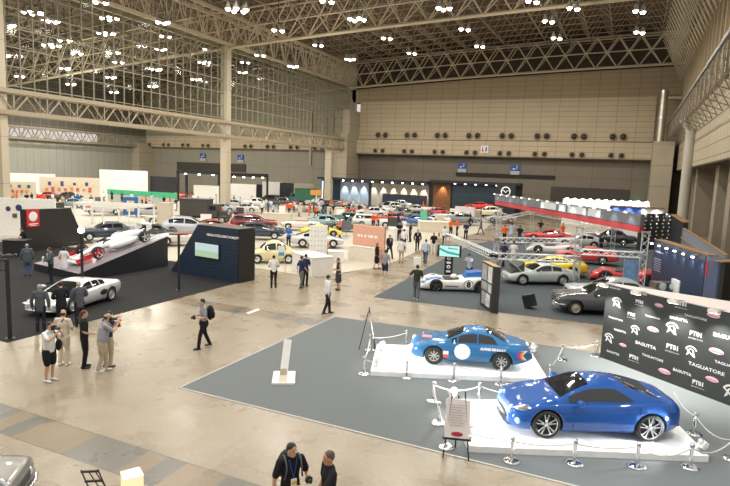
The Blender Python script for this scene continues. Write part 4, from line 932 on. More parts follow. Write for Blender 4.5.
# formula car: built flat then laid on the ramp plane
fc = thing('formula_car', 'white open-wheel formula racing car with red wing tips climbing the dark ramp', 'race car')
fw_ = mat('formula_white', (.78, .80, .82), .25, 0, coat=1.); fr_ = paint('formula_red', (.65, .03, .03), .1, .3)
def loft(secs, mb_, mi=0, cap=True):
    k = len(secs[0]); mb_.add([v for s_ in secs for v in s_], [(i*k+j, i*k+(j+1) % k, (i+1)*k+(j+1) % k, (i+1)*k+j) for i in range(len(secs)-1) for j in range(k)], mi, True)
    if cap: mb_.add(secs[0], [tuple(range(k-1, -1, -1))], mi); mb_.add(secs[-1], [tuple(range(k))], mi)
def ringx(x, y0, z0, ry, rz_, n=14): return [(x, y0+ry*math.cos(2*PI*i/n), z0+rz_*math.sin(2*PI*i/n)) for i in range(n)]
mb = MB(); loft([ringx(*q) for q in ((2.5, 0, .22, .06, .05), (2.2, 0, .28, .13, .08), (1.5, 0, .38, .22, .15), (.8, 0, .44, .32, .22), (.2, 0, .46, .42, .26), (-.5, 0, .52, .36, .32), (-1.2, 0, .5, .26, .30), (-2., 0, .42, .14, .18))], mb)
mb.prism([(.2, .5), (-.1, .86), (-.4, .9), (-1.4, .62), (-1.7, .45)], -.08, .08, 'Y'); mb.obj('body', fw_, fc)
for sg in (-1, 1):
    mb = MB(); loft([ringx(*q) for q in ((.55, sg*.5, .34, .10, .10), (.2, sg*.6, .36, .22, .2), (-.6, sg*.58, .34, .22, .2), (-1.3, sg*.4, .3, .14, .12))], mb); mb.obj('side_pod', fw_, fc)
    MB().prism([(1.1, .3), (2.5, .12), (2.75, .12), (2.8, .35), (1.2, .5)], sg*.88-.02, sg*.88+.02, 'Y').obj('front_wing_endplate', fr_, fc)
    MB().prism([(-1.95, .5), (-2.35, .6), (-2.35, .95), (-2.05, .95)], sg*.5-.02, sg*.5+.02, 'Y').obj('rear_fin', fw_, fc)
MB().box((2.5, 0, .16), (.5, 1.76, .04)).box((2.35, 0, .24), (.25, 1.7, .03)).obj('front_wing', fw_, fc); MB().box((-2.2, 0, .93), (.3, 1.0, .04)).obj('rear_wing', fw_, fc)
MB().tube((.75, -.32, .62), (.35, 0, .82), .035, n=8).tube((.75, .32, .62), (.35, 0, .82), .035, n=8).tube((.35, 0, .82), (.9, 0, .55), .03, n=8).obj('halo', black, fc)
MB().box((.25, 0, .66), (.7, .44, .08)).obj('cockpit', black, fc)
tm_, rm_ = wheel_meshes('five', .34, .3); tmm = tm_.mesh('wheel', rubber); rmm = rm_.mesh('rim', mat('white_rim', (.75, .75, .78), .3, .3))
for x in (1.45, -1.55):
    for sg in (-1, 1):
        wo = link('wheel', tmm, fc); wo.location = (x, sg*.8, .34); link('rim', rmm, wo)
    MB().tube((x, -.75, .36), (x, .75, .36), .02).tube((x+.2, -.75, .3), (x, 0, .4), .015).tube((x+.2, .75, .3), (x, 0, .4), .015).obj('suspension', black, fc)
ux = (rp(0, .5)-rp(1, .5)).normalized(); uy0 = (rp(.5, 0)-rp(.5, 1)); uz = ux.cross(uy0).normalized(); uy = uz.cross(ux)
if uz.z < 0: uz, uy = -uz, -uy
Mx = Matrix((ux, uy, uz)).transposed().to_4x4(); Mx.translation = rp(.54, .42, .03); fc.matrix_world = Mx
# ------------------------------------------------------------------ navy slatted booth with screen
P0 = G(238, 283.5, 0); P1 = G(171, 271, 0); P2 = G(251, 279.5, 0)
d = (P1-P0); rz = math.atan2(d.y, d.x); Lb = d.length; 
t = thing('screen_booth', 'navy slatted booth with sloping left side, a green screen and a short white headline', 'booth', P0, rz)
hb = at_h(238, 229.5, P0); vd = Vector((-math.sin(rz), math.cos(rz))); sgn = 1 if vd.dot((P2-P0).to_2d()) > 0 else -1; dep = abs((P2-P0).to_2d().dot(vd))
tl, _ = G(187, 225, hb).x, 0
u_tl = (G(187, 225.5, hb)-P0).dot(d.normalized())
slatm = grid_mat('navy_slats', (.012, .026, .055), (.004, .006, .01), 50, .19, .01, .03, rough=.5)
mb = MB().prism([(0, 0), (Lb, 0), (u_tl, hb), (0, hb)], 0, sgn*dep, 'Y'); mb.obj('slatted_body', slatm, t)
MB().box((-.012, sgn*dep/2, hb/2), (.02, dep*.96, hb*.98)).obj('end_panel', mat('booth_end_black', (.015, .014, .012), .6), t)
MB().box((u_tl/2, sgn*dep/2, hb+.01), (u_tl, dep, .02)).obj('roof_panel', mat('booth_roof', (.10, .09, .07), .7), t)
def on_booth(px, py):
    n = Vector((-vd.x*sgn, -vd.y*sgn, 0)); dd = FW*F + RT*(px-CX) + UP*(CY-py); q = Vector((0, 0, HC)); k = (P0-q).dot(n)/dd.dot(n); h = q+dd*k; return (h-P0).dot(d.normalized()), h.z
a = on_booth(196, 242); b = on_booth(219, 259); yf = -sgn*.03
m_ = MB().box(((a[0]+b[0])/2, yf, (a[1]+b[1])/2), (abs(a[0]-b[0])+.14, .05, abs(a[1]-b[1])+.14)).obj('screen_frame', black, t)
MB().box(((a[0]+b[0])/2, yf*2, (a[1]+b[1])/2+.15), (abs(a[0]-b[0]), .02, abs(a[1]-b[1])-.3)).obj('screen', glow('screen_sky', (.66, .82, .80), .8), m_)
MB().box(((a[0]+b[0])/2, yf*2, min(a[1], b[1])+.18), (abs(a[0]-b[0]), .02, .36)).obj('screen_lower', glow('screen_grass', (.55, .74, .50), .75), m_)
c_ = on_booth(222.5, 236.5); mb = MB(); uu = (-1 if sgn > 0 else 1)
text_mesh('NISSAN INTELLIGENT MOBILITY', .17, mb, frame_on((c_[0], -sgn*.012, c_[1]), (-1, 0, 0), (0, 0, 1)), bold=.006); mb.obj('headline_lettering', white, t)
# dark leaning wall with red sign
Q0 = G(26.5, 252, 0); Q1 = G(86, 244, 0); d = Q1-Q0; rz = math.atan2(d.y, d.x); hw = at_h(27, 209.5, Q0)
t = thing('dark_booth_wall', 'tall black slatted wall with a slanting right edge and a red square sign', 'booth', Q0, rz)
Lw = d.length
MB().prism([(0, 0), (Lw, 0), (Lw*.74, hw*.97), (0, hw)], 0, .45, 'Y').obj('slatted_body', grid_mat('black_slats', (.022, .019, .018), (.008, .007, .006), 50, .2, .01, .03, rough=.5), t)
MB().box((.55, -.03, hw-.62), (.95, .05, 1.15)).obj('red_sign', mat('sign_red', (.62, .02, .03), .5), t)
mb = MB().ball((.55, -.06, hw-.50), (.33, .01, .33), 16); mb.box((.55, -.062, hw-1.0), (.7, .012, .07)).box((.55, -.062, hw-1.1), (.5, .012, .04)); mb.obj('sign_print', white, t)
# square black desk next to it
p = G(20, 254, 0); t = thing('reception_desk', 'small square black desk beside the dark slatted wall', 'desk', p, rad(YAW)); MB().box((.2, -.6, .5), (1.3, .9, 1.0)).obj('desk_body', black, t); MB().box((.2, -.6, 1.02), (1.4, 1., .04)).obj('desk_top', darkgrey, t)
# ------------------------------------------------------------------ black posts
def post_lamp(px, py, ytop, w, label, kind):
    p = G(px, py, .01); h = at_h(px, ytop, p); t = thing('post_light', label, 'post light', p, rad(hd(px, 0)))
    MB().box((0, 0, h/2), (w, w, h)).obj('post', black, t); MB().box((0, 0, .01), (w*2.4, w*2.4, .02)).obj('base_plate', black, t)
    if kind == 'cam':
        MB().box((0, 0, h+.02), (w*1.6, w*1.3, .05)).obj('top_plate', darkgrey, t); MB().box((-.22, 0, h-.16), (.05, .1, .42)).box((-.15, 0, h-.02), (.18, .1, .04)).box((-.15, 0, h-.34), (.18, .1, .04)).obj('side_frame', black, t)
        MB().ball((.05, 0, h+.14), (.14, .10, .08), 8).tube((-.1, 0, h+.1), (-.25, .1, h+.26), .06).tube((.15, 0, h+.1), (.28, -.1, h+.2), .05).obj('lamp_head', darkgrey, t)
    elif kind == 'ball':
        MB().ball((0, 0, h+.06), .13, 12).obj('lamp_head', glow('post_glow', (1, 1, .97), 25.), t); MB().box((0, 0, h*.84), (.9, .04, .05)).obj('cross_bar', black, t)
    else: MB().box((0, 0, h+.03), (.9, .3, .06)).obj('top_plate', darkgrey, t)
post_lamp(10.2, 338.5, 260, .13, 'thick black post light with a small lamp and side frame beside the silver wedge car', 'cam')
post_lamp(83, 302, 232, .11, 'thin black post with a glowing ball lamp standing behind the silver wedge car', 'ball')
post_lamp(179, 290, 235, .12, 'thin black post with a flat plate in front of the navy booth', 'plate')
# foreground bits at the lower edge: lit cube lamp, black ladder rack, grey classic car
p = G(132, 487, 0); t = thing('cube_lamp', 'glowing cream square lamp box at the lower edge of the picture', 'lamp', (G(132, 473.5, 1.19).x, G(132, 473.5, 1.19).y, 0), rad(YAW+35))
hq = 1.18; MB().box((0, 0, hq-.35), (.29, .29, .7)).obj('lamp_box', glow('cream_lamp_side', (1, .82, .46), 1.05), t); MB().box((0, 0, hq+.005), (.3, .3, .02)).obj('lamp_top', mat('lamp_top_white', (.9, .88, .82), .5, emit=.35), t); MB().box((0, 0, .24), (.2, .2, .48)).obj('plinth', black, t)
q = G(96, 478, 1.0); t = thing('folding_ladder', 'black folding step ladder leaning at the lower edge beside the cube lamp', 'ladder', (q.x, q.y, 0), rad(YAW+10))
tilt = lambda z: -.10+(1.15-z)*.32
mb = MB()
for sx in (-.13, .13): mb.beam((sx+tilt(1.15), 0, 1.15), (sx+tilt(.0)+.05, 0, 0), .018)
mb.obj('side_rail', black, t)
for z in (1.12, .95, .78, .6, .42, .2): MB().box((tilt(z), 0, z), (.28, .03, .03)).obj('rung', black, t)
MB().beam((tilt(1.15), .0, 1.1), (.2, .5, 0), .015).beam((tilt(1.15)+.1, .0, 1.1), (.3, .5, 0), .015).obj('back_leg', black, t)
# grey classic car with chrome, cut off by the lower left corner
silv2 = paint('warm_silver_paint', (.25, .245, .23), .5, .3)
gc, s, wl = build_car('sedan', 'classic_saloon', silv2, True); L = s['L']
tag(gc, 'warm grey classic car with chrome trim, only its nose inside the lower left corner', 'car')
q = G(14, 482, .9); gc.location = (q.x-2.0, q.y-1.1, 0); gc.rotation_euler = (0, 0, rad(YAW+12)); common(gc, s, wl, n=2, r=.1)
mb = MB()
for k in range(9): mb.ball((L/2-.02-.05*k, -.5+.05*k, .95), (.05, .04, .05), 8)
mb.obj('chrome_trim', chrome, gc)
# ------------------------------------------------------------------ cars on the white floor and slate carpet
place_car('bug', 273, 262, 184, (.80, .72, .42), 'small cream bubble-shaped car beside the white counter', z=.02, sc=1.12)
place_car('coupe', 316, 246, 2, (.60, .61, .64), 'silver coupe with orange blinker between the yellow coupe and the white counter')
place_car('rally', 321, 236, 0, (.85, .70, .10), 'yellow coupe parked behind the silver coupe')
place_car('sedan', 258, 238, -6, (.02, .035, .06), 'navy blue saloon in front of the maroon wagon')
place_car('wagon', 254, 229, -6, (.22, .03, .035), 'maroon station wagon right behind the navy saloon')
place_car('open', 301, 229, 178, (.75, .72, .66), 'white open convertible with red seats in front of the crowd')
place_car('sedan', 328, 228, 0, (.25, .42, .45), 'pale turquoise and blue vintage saloon beside the white convertible')
place_car('suv', 190, 234, -8, (.50, .53, .60), 'pale blue grey estate behind the navy screen booth')
place_car('coupe', 214, 232, 8, (.62, .06, .03), 'red hatchback peeking over the roof of the navy screen booth')
place_car('sedan', 110, 240, 190, (.03, .05, .08), 'dark blue vintage saloon behind the ramp, under the framed picture')
place_car('sedan', 146, 241, 184, (.015, .015, .015), 'black vintage saloon behind the high end of the ramp')
place_car('open', 182, 243, 185, (.65, .62, .56), 'cream roadster left of the navy screen booth')
place_car('racer', 165, 232, 180, (.7, .68, .62), 'pale low racing car behind the black vintage saloon')
place_car('yellow' if False else 'wedge', 557, 274, 184, (.85, .62, .02), 'bright yellow low sports car behind the silver coupe on the slate carpet', z=.05)
place_car('sedan', 612, 305, 197, (.42, .50, .52), 'light metallic saloon parked just behind the dark grey saloon', z=.01)
place_car('racer', 619, 281, 180, (.62, .04, .04), 'long low bright red race car beyond the logo board, behind the blue upright banner', z=.05, sc=1.05)
place_car('racer', 553, 253, 182, (.75, .76, .76), 'white low racing car framed by the silver truss', z=.3)
place_car('coupe', 548, 241, 180, (.65, .05, .04), 'red coupe behind the white racing car in the truss booth', z=.2)
place_car('sedan', 610, 244, 178, (.03, .035, .035), 'black saloon under the long grey and red banner', z=.2)
place_car('coupe', 580, 247, 184, (.55, .56, .58), 'grey coupe in the truss booth between the red coupe and the black saloon', z=.2)
place_car('coupe', 586, 262, 182, (.65, .06, .05), 'red coupe seen between the truss legs behind the yellow sports car', z=.1)
# cars of the middle field
field = [('coupe', 358, 214, 176, (.65, .05, .03), 'red coupe with low nose in the middle field behind the green saloon'),
 ('sedan', 351, 224, 0, (.05, .14, .12), 'dark green saloon behind the salmon sign wall'), ('wagon', 372, 227, 0, (.72, .72, .7), 'white wagon directly above the salmon sign wall'),
 ('sedan', 401, 218, 5, (.10, .10, .11), 'charcoal saloon right of the two orange shirts'), ('coupe', 414, 224, 180, (.03, .12, .35), 'bright blue coupe beside the green flag'),
 ('rally', 437, 215, 180, (.68, .08, .06), 'small red and white coupe in the centre of the field'), ('coupe', 392, 213, 184, (.75, .73, .68), 'cream coupe below the white off-roader'),
 ('open', 425, 212, 182, (.72, .70, .64), 'ivory roadster before the spotlit wall'), ('sedan', 447, 221, 178, (.70, .68, .62), 'ivory saloon beside the central aisle'),
 ('suv', 487, 216, 182, (.72, .66, .5), 'cream vintage wagon at the foot of the black booth'), ('wedge', 478, 215, 180, (.75, .04, .02), 'bright red sports car glowing inside the black booth'),
 ('suv', 389, 212, 232, (.78, .80, .80), 'white off-roader facing the gallery before the spotlit wall'), ('coupe', 293, 209, 178, (.75, .12, .04), 'orange red coupe among the crowd'),
 ('wagon', 268, 203, 175, (.02, .02, .022), 'black covered car with sloping roof left of the green truck'), ('sedan', 258, 207, 0, (.72, .72, .70), 'white saloon left of the crowd by the column'),
 ('coupe', 244, 212, 170, (.66, .66, .64), 'silver white coupe with dark windows behind the maroon wagon'), ('sedan', 320, 206, 0, (.60, .60, .58), 'light grey saloon behind the crowd'),
 ('open', 345, 206, 182, (.28, .30, .29), 'grey open car at the edge of the dark booth'), ('coupe', 452, 209, 180, (.70, .70, .68), 'white coupe left of the white partition'),
 ('sedan', 410, 206, 182, (.70, .66, .60), 'beige saloon below the crowd at the spotlit wall'), ('coupe', 50, 193, 190, (.42, .02, .03), 'dark red sports car with long nose in the left booths'),
 ('coupe', 44, 199, 190, (.55, .02, .02), 'bright red sports car in front of the dark red one'), ('sedan', 66, 201, 184, (.02, .02, .02), 'black saloon beside the red sports cars'),
 ('coupe', 70, 207, 180, (.30, .36, .42), 'blue grey coupe below the black saloon'), ('sedan', 105, 214, 184, (.66, .66, .66), 'white saloon inside the white framed booth'),
 ('coupe', 151, 216, 170, (.45, .45, .46), 'grey coupe right of the framed blue picture'), ('open', 166, 223, 178, (.62, .58, .50), 'beige open car near the beige counter'),
 ('sedan', 205, 201, 0, (.72, .72, .72), 'white car in the booth left of the column'), ('wedge', 177, 199, 170, (.68, .1, .1), 'red and white car in the black framed booth'),
 ('coupe', 335, 213, 0, (.45, .47, .46), 'pewter coupe left of the red low-nosed coupe'), ('sedan', 376, 217, 180, (.5, .52, .52), 'mid grey saloon behind the white wagon'),
 ('rally', 463, 214, 178, (.74, .72, .68), 'small cream coupe beside the person in black'), ('coupe', 236, 207, 0, (.55, .53, .48), 'dull beige coupe between the column and the white coupe'), ('sedan', 281, 206, 180, (.05, .06, .08), 'black blue saloon in front of the black square booth'), ('coupe', 308, 211, 0, (.6, .6, .62), 'silver grey coupe among the crowd'), ('wagon', 327, 209, 180, (.1, .12, .12), 'very dark estate beside the crowd'), ('open', 352, 209, 0, (.55, .5, .42), 'tan roadster behind the red low-nosed coupe'), ('sedan', 399, 208, 180, (.3, .32, .34), 'steel grey saloon beside the white off-roader'), ('coupe', 424, 219, 0, (.12, .12, .13), 'graphite coupe behind the bright blue coupe'), ('coupe', 434, 224, 180, (.72, .7, .66), 'pearl white coupe behind the aisle counter'), ('sedan', 461, 224, 180, (.2, .22, .24), 'gunmetal saloon before the white partition'), ('rally', 390, 222, 180, (.6, .1, .05), 'red brown small coupe right of the white wagon'), ('bug', 416, 213, 180, (.5, .55, .5), 'pale green bubble-shaped car below the cream panels'), ('coupe', 222, 212, 180, (.4, .42, .45), 'grey blue coupe just left of the column foot'), ('open', 345, 230, 0, (.08, .1, .1), 'black roadster touching the salmon sign wall edge'), ('sedan', 127, 212, 180, (.1, .1, .12), 'ink grey saloon right of the inner white frame'), ('coupe', 500, 222, 200, (.5, .5, .52), 'silver coupe below the far left end of the banner')]
for k, px, py, a, col, lab in field:
    o = place_car(k, px, py, a, col, lab)
    if 'glowing inside' in lab: o.location.z = 1.0; STG = o
def sep(n=60):
    """nudge parked cars apart where they would touch"""
    for _ in range(n):
        for i in range(len(FIELD)):
            for j in range(i+1, len(FIELD)):
                a, la, wa, ka = FIELD[i]; b, lb, wb_, kb_ = FIELD[j]; d = b.location-a.location
                if d.length > 6: continue
                h = a.rotation_euler.z; u = Vector((math.cos(h), math.sin(h), 0)); v = Vector((-u.y, u.x, 0)); du, dv = d.dot(u), d.dot(v); pu, pv = (la+lb)/2-abs(du), (wa+wb_)/2+.15-abs(dv)
                if pu > 0 and pv > 0:
                    w = u*(pu/2*(1 if du > 0 else -1)) if pu < pv else v*(pv/2*(1 if dv > 0 else -1))
                    a.location -= w; b.location += w

# vintage box truck and green vintage truck
def truck(px, py, a, col, label, L=5.2, H=2.6, z=.05, roof=None, name='vintage_truck'):
    t = thing(name, label, 'truck', G(px, py, z), rad(hd(px, a))); m = mat('truck_%d' % int(col[0]*1000+col[1]*100+py), col, .5)
    MB().box((-.8, 0, .75+(H-.75)/2), (L*.56, 1.9, H-.75)).obj('cargo_box', m, t)
    mb = MB().box((1.15, 0, 1.35), (1.1, 1.7, 1.3)).prism([(1.6, .6), (2.9, .6), (2.95, 1.15), (1.6, 1.4)], -.55, .55, 'Y'); mb.obj('cab', m, t)
    MB().box((1.2, 0, 1.65), (.7, 1.74, .45)).obj('window_glass', carglass, t)
    for sg in (-1, 1):
        MB().ball((2.3, sg*.75, .72), (.55, .18, .22), 10).obj('fender', m, t); MB().ball((2.85, sg*.5, 1.1), (.1, .13, .13), 8).obj('headlight', lens, t)
    MB().box((-.8, 0, H+.03), (L*.6, 2.0, .06)).obj('roof', roof or m, t); MB().box((.6, 0, .6), (4.4, 1.2, .15)).obj('chassis', black, t)
    tm, rm = wheel_meshes('hub', .4, .2); a_, b_ = tm.mesh('wheel', rubber), rm.mesh('rim', steel)
    for x in (2.2, -1.6):
        for sg in (-1, 1):
            wo = link('wheel', a_, t); wo.location = (x, sg*.82, .4); link('rim', b_, wo)
    FIELD.append((t, 6., 2.1, 'truck')); return t
truck(204, 223, -18, (.06, .055, .05), 'vintage van with a dark grey box body and long bonnet beside the column', 5.4, 2.5)
truck(301, 205, 165, (.03, .12, .07), 'green vintage truck with pale lettering behind the crowd', 6., 2.8)
sep()
sp_ = thing('car_stage', 'low black stage carrying the bright red sports car inside the black booth', 'stage', (STG.location.x, STG.location.y, 0), STG.rotation_euler.z); MB().box((0, 0, .49), (5.2, 2.6, .98)).obj('stage_block', black, sp_)
# ------------------------------------------------------------------ booths (back and sides)
def wall_thing(name, label, a, b, ztop, th, m, cat='booth wall', zbot=0., back=None):
    """upright wall between two floor points"""
    a, b = Vector((a[0], a[1])), Vector((b[0], b[1])); d = b-a; t = thing(name, label, cat, (a.x, a.y, 0), math.atan2(d.y, d.x))
    MB().box((d.length/2, 0, zbot+(ztop-zbot)/2), (d.length, th, ztop-zbot)).obj('panel', m, t); return t, d.length
# long dark booth along the back wall with wall-washer lamps
darkb = mat('booth_black', (.014, .017, .022), .45)
t, Lx = wall_thing('spotlit_booth_wall', 'long dark-topped booth with scalloped spotlights on grey and cream panels', (-51.6, 92.2), (-29.9, 92.2), 4.9, .4, darkb)
MB().box((6.9, -.35, 2.2), (5.6, .1, 4.0)).obj('grey_panel', mat('booth_grey', (.18, .21, .24), .6), t); MB().box((15.6, -.35, 2.2), (10.6, .1, 4.0)).obj('cream_panel', mat('washed_panel', (.22, .185, .14), .6), t)
MB().box((10.5, -1.0, 4.7), (21, 1.6, .4)).obj('fascia', darkb, t)
MB().box((16.5, -.5, 1.7), (8, .2, 1.5)).obj('dark_screen', mat('blue_black_screen', (.012, .016, .025), .3), t)
mb = MB()
for k, x in enumerate((5, 6.9, 8.8, 10.7, 12.6, 14.5, 16.4, 18.2, 20)):
    mb.box((x, -1.2, 4.42), (.25, .2, .16)); w_ = t.location; spot((w_.x+x, 92.2-1.05, 4.26), (w_.x+x, 92.2-.35, 1.6), 1500, 50, .05, (1, .93, .8) if k > 4 else (.85, .95, 1), .5)
mb.obj('spot_lamp', glow('booth_spot', (1, .97, .9), 14.), t)
for x in (1.0, 1.9, 2.8): MB().tube((x, -1.5, 0), (x, -1.5, 4.2), .12, n=8).obj('lit_pillar', glow('blue_white_pillar', (.6, .8, 1.), 2.), t)
t, Lx = wall_thing('black_brand_booth', 'big black booth with a round emblem and blue name sign on its right end', (-29.9, 92.0), (-15.4, 92.0), 5.1, .8, darkb)
MB().box((7.2, -1.2, 5.0), (14.5, 2.4, .4)).obj('fascia', darkb, t)
MB().box((1.6, -.5, 2.4), (3., .2, 4.6)).obj('wood_panel', mat('walnut_panel', (.16, .07, .03), .5), t); spot((-29.9+1.7, 90.9, 4.6), (-29.9+1.7, 91.6, 1.5), 900, 70, .08, (1, .62, .28), .6)
mb = MB()
for k in range(6): mb.box((4+k*1.7, -1.5, 4.7), (.3, .2, .12))
mb.obj('spot_lamp', glow('booth_spot_blue', (.7, .88, 1), 6.), t); MB().box((8.2, -.42, 2.3), (9.6, .05, 4.2)).obj('dark_glass_wall', mat('steel_blue_wall', (.04, .065, .085), .2), t)
mb = MB(); cx_, cz_ = 13.1, 3.95; mb.lathe([(.60, 0), (.72, 0), (.72, .05), (.60, .05)], (cx_, -5.9, cz_), 24, axis='Y')
for sg in (-1, 1): mb.beam((cx_, -5.9, cz_-.15), (cx_+sg*.35, -5.9, cz_+.22), .05).beam((cx_+sg*.35, -5.9, cz_+.22), (cx_+sg*.6, -5.9, cz_-.05), .05)
mb.obj('emblem', mat('emblem_silver', (.75, .78, .8), .3, .3, emit=.4), t); MB().box((13.1, -5.6, 2.6), (2.8, .3, 5.2)).obj('sign_tower', darkb, t)
MB().box((cx_, -5.85, 2.85), (1.9, .1, .5)).obj('name_plate', glow('name_blue', (.03, .12, .75), 1.3), t); mb = MB(); text_mesh('mazda', .5, mb, frame_on((cx_, -5.91, 2.87), (1, 0, 0), (0, 0, 1)), bold=.015, sx=1.2); mb.obj('name_lettering', glow('name_white', (.7, .8, 1), 1.5), t)
# hanging blue direction signs
for i, (x, z, lab) in enumerate(((-27.4, 7.5, 'blue and white hall sign high on the back wall above the spotlit booth end'), (-18.1, 7.4, 'blue and white hall sign on the back wall above the black emblem booth'), (-86, 8.0, 'blue sign on the far grey wall left of the column'), (-75.8, 7.9, 'blue sign on the far grey wall just right of the column'))):
    t = thing('hall_sign', lab, 'sign', (x, YB-.25, z)); MB().box((0, 0, .25), (1.5, .1, 1.)).obj('blue_panel', mat('sign_blue', (.02, .10, .42), .5), t)
    MB().box((0, 0, -.55), (1.5, .1, .6)).obj('white_panel', mat('sign_pale', (.5, .5, .52), .5), t); MB().tube((.3, -.06, .5), (.3, -.06, .1), .06).ball((.3, -.06, .6), .1, 8).box((-.2, -.06, .1), (.4, .03, .2)).obj('pictogram', white, t)
t = thing('restroom_sign', 'white sign with red and blue figures on the cream wall box', 'sign', (-23.3, YB-1.56, 10.7)); MB().box((0, 0, 0), (1.3, .1, 1.2)).obj('sign_panel', white, t)
MB().ball((-.3, -.06, .32), (.12, .03, .12), 8).prism([(-.5, -.4), (-.1, -.4), (-.3, .25)], -.08, -.04, 'Y').obj('red_figure', mat('figure_red', (.6, .03, .03), .5), t); MB().ball((.3, -.06, .32), (.12, .03, .12), 8).box((.3, -.06, -.1), (.24, .04, .6)).obj('blue_figure', mat('figure_blue', (.02, .08, .5), .5), t)
t = thing('exit_sign', 'green lit exit sign over a doorway on the back wall at the far right', 'sign', (1.1, YB-1.0, 0)); MB().box((0, 0, 2.9), (.9, .2, .45)).obj('sign_box', glow('exit_green', (.35, 1., .6), 2.), t)
MB().box((0, .4, 1.6), (4, .6, 1.7)).obj('door_head', mat('dull_green_door', (.16, .22, .18), .5), t)
# low white back booths in the neighbouring hall and far left
wb = mat('booth_white', (.80, .79, .75), .5)
def wbooth(label, px0, py0, px1, py1, pyt, m=wb, name='booth_wall', th=.3):
    a, b = G(px0, py0, 0), G(px1, py1, 0); h = at_h(px0, pyt, a); return wall_thing(name, label, (a.x, a.y), (b.x, b.y), h, th, m)
bb = mat('booth_beige', (.62, .55, .44), .6)
wbooth('long white display wall across the far left', -2, 196, 56, 197, 172.5); tb, Lbb = wbooth('beige display wall with small pictures behind the red sports cars', 40, 199, 100, 200, 176.5, bb)
for i_ in range(16): MB().box((1.+i_*(Lbb-2)/15, -.2, 1.6+.9*(i_ % 2)), (.42, .06, .35+.2*(i_ % 3))).obj('wall_picture', mat('wall_picture_%d' % (i_ % 4), ((.6, .25, .05), (.05, .06, .12), (.55, .1, .06), (.7, .6, .3))[i_ % 4], .5), tb)
wbooth('tall white booth wall with a small oval badge in the neighbouring hall', 100, 196, 148, 197, 169.5); wbooth('black booth wall right of the tall white one', 151, 197, 178, 199, 176, darkb)
tb, Lbb = wbooth('pale booth wall at the far left behind the crowd', 3, 203, 36, 204, 181, bb)
for i_ in range(10): MB().box((.8+i_*(Lbb-1.6)/9, -.2, 1.7+.7*(i_ % 2)), (.35, .06, .4)).obj('wall_picture', mat('wall_picture_%d' % (i_ % 4), (.5, .2, .1), .5), tb)
wbooth('white booth wall left of the column with lit top', 194, 203, 219, 204, 185); wbooth('white booth wall right of the column', 230, 203, 256, 204, 183.5)
wbooth('dark panel booth right of the white walls', 250, 202, 262, 202.5, 184, darkb); wbooth('white booth wall between the dark panels', 262, 200.5, 282, 201, 181.5); wbooth('black square booth wall left of the green truck', 280, 203, 293, 204, 182.5, darkb)
wbooth('cream booth wall under a yellow strip behind the green truck', 293, 202, 313, 202.5, 183, mat('booth_cream', (.50, .43, .33), .6))
tb, Lbb = wall_thing('booth_wall', 'green strip hoarding across the neighbouring hall', tuple(G(108, 201, 0).to_2d()), tuple(G(177, 206, 0).to_2d()), 1.9, .2, mat('hoarding_green', (.05, .42, .20), .5), zbot=1.1)
MB().box((Lbb/2, 0, .55), (Lbb, .16, 1.1)).obj('lower_panel', mat('hoarding_grey', (.45, .44, .42), .6), tb)
wbooth('white partition in the middle of the field below the black booth', 455, 222, 474, 224, 206, mat('partition_lilac_white', (.72, .66, .66), .5))
block_ = None
t = thing('oval_badge', 'small crimson oval badge on the tall white booth wall', 'badge', G(120, 195.3, 0)); q = at_h(120, 174.3, G(120, 195.3, 0)); MB().ball((0, -.4, q), (1.0, .05, .35), 12).obj('badge_face', mat('badge_crimson', (.4, .03, .06), .5), t)
# black framed open booths
def frame_booth(label, px0, py0, px1, py1, pyt, m, w=.25, depth=4., lights=0, name='booth_frame'):
    a, b = G(px0, py0, 0), G(px1, py1, 0); h = at_h(px0, pyt, a); d = b-a; t = thing(name, label, 'booth', a, math.atan2(d.y, d.x)); L_ = d.length
    for x in (0, L_):
        for y in (0, depth): MB().box((x, y, h/2), (w, w, h)).obj('post', m, t)
    mb = MB().box((L_/2, 0, h), (L_+w, w, w*1.6)).box((L_/2, depth, h), (L_+w, w, w*1.6)).box((0, depth/2, h), (w, depth, w*1.6)).box((L_, depth/2, h), (w, depth, w*1.6)); mb.obj('roof_beam', m, t)
    if lights:
        mb = MB()
        for k in range(lights): mb.box((L_*(k+.5)/lights, .3, h-.35), (.35, .2, .2))
        mb.obj('spot_lamp', glow('booth_spot', (1, .97, .9), 14.), t)
    return t
frame_booth('black square frame booth left of the column', 178, 201, 219, 203, 171.5, black, .35, 3, 3); frame_booth('black frame booth with lamps right of the column', 229, 203, 267, 204, 174.5, black, .35, 3, 4)
frame_booth('white open frame booth with pictures, two bays wide', 75, 226, 139, 230, 203.5, wb, .16, 2.5); frame_booth('white inner frame of the picture booth', 92, 223, 119, 225, 207, wb, .12, 1.5)
def picture(label, px, py, w, h, m1, m2, d=0):
    p = G(px, py, 1.6); t = thing('framed_picture', label, 'picture', p, rad(hd(px, 2))); MB().box((0, 0, 0), (w, .08, h)).obj('frame', m1, t); MB().box((0, -.05, 0), (w*.5, .02, h*.6)).obj('picture_sheet', m2, t); return t
p = picture('blue framed picture hanging in the white picture booth', 130.5, 206, 1.5, 1.9, mat('frame_blue', (.03, .12, .40), .5), mat('print_cream', (.7, .6, .35), .5, noise=(3, .5)))
p = picture('small red and teal picture in the white picture booth', 88, 204.5, 1., 1.2, wb, mat('print_red_teal', (.55, .22, .18), .5, noise=(2, .9)))
t, Lx = wbooth('plain white booth wall with two round pictures at the left edge', -3, 235, 56, 237, 197.5); MB()
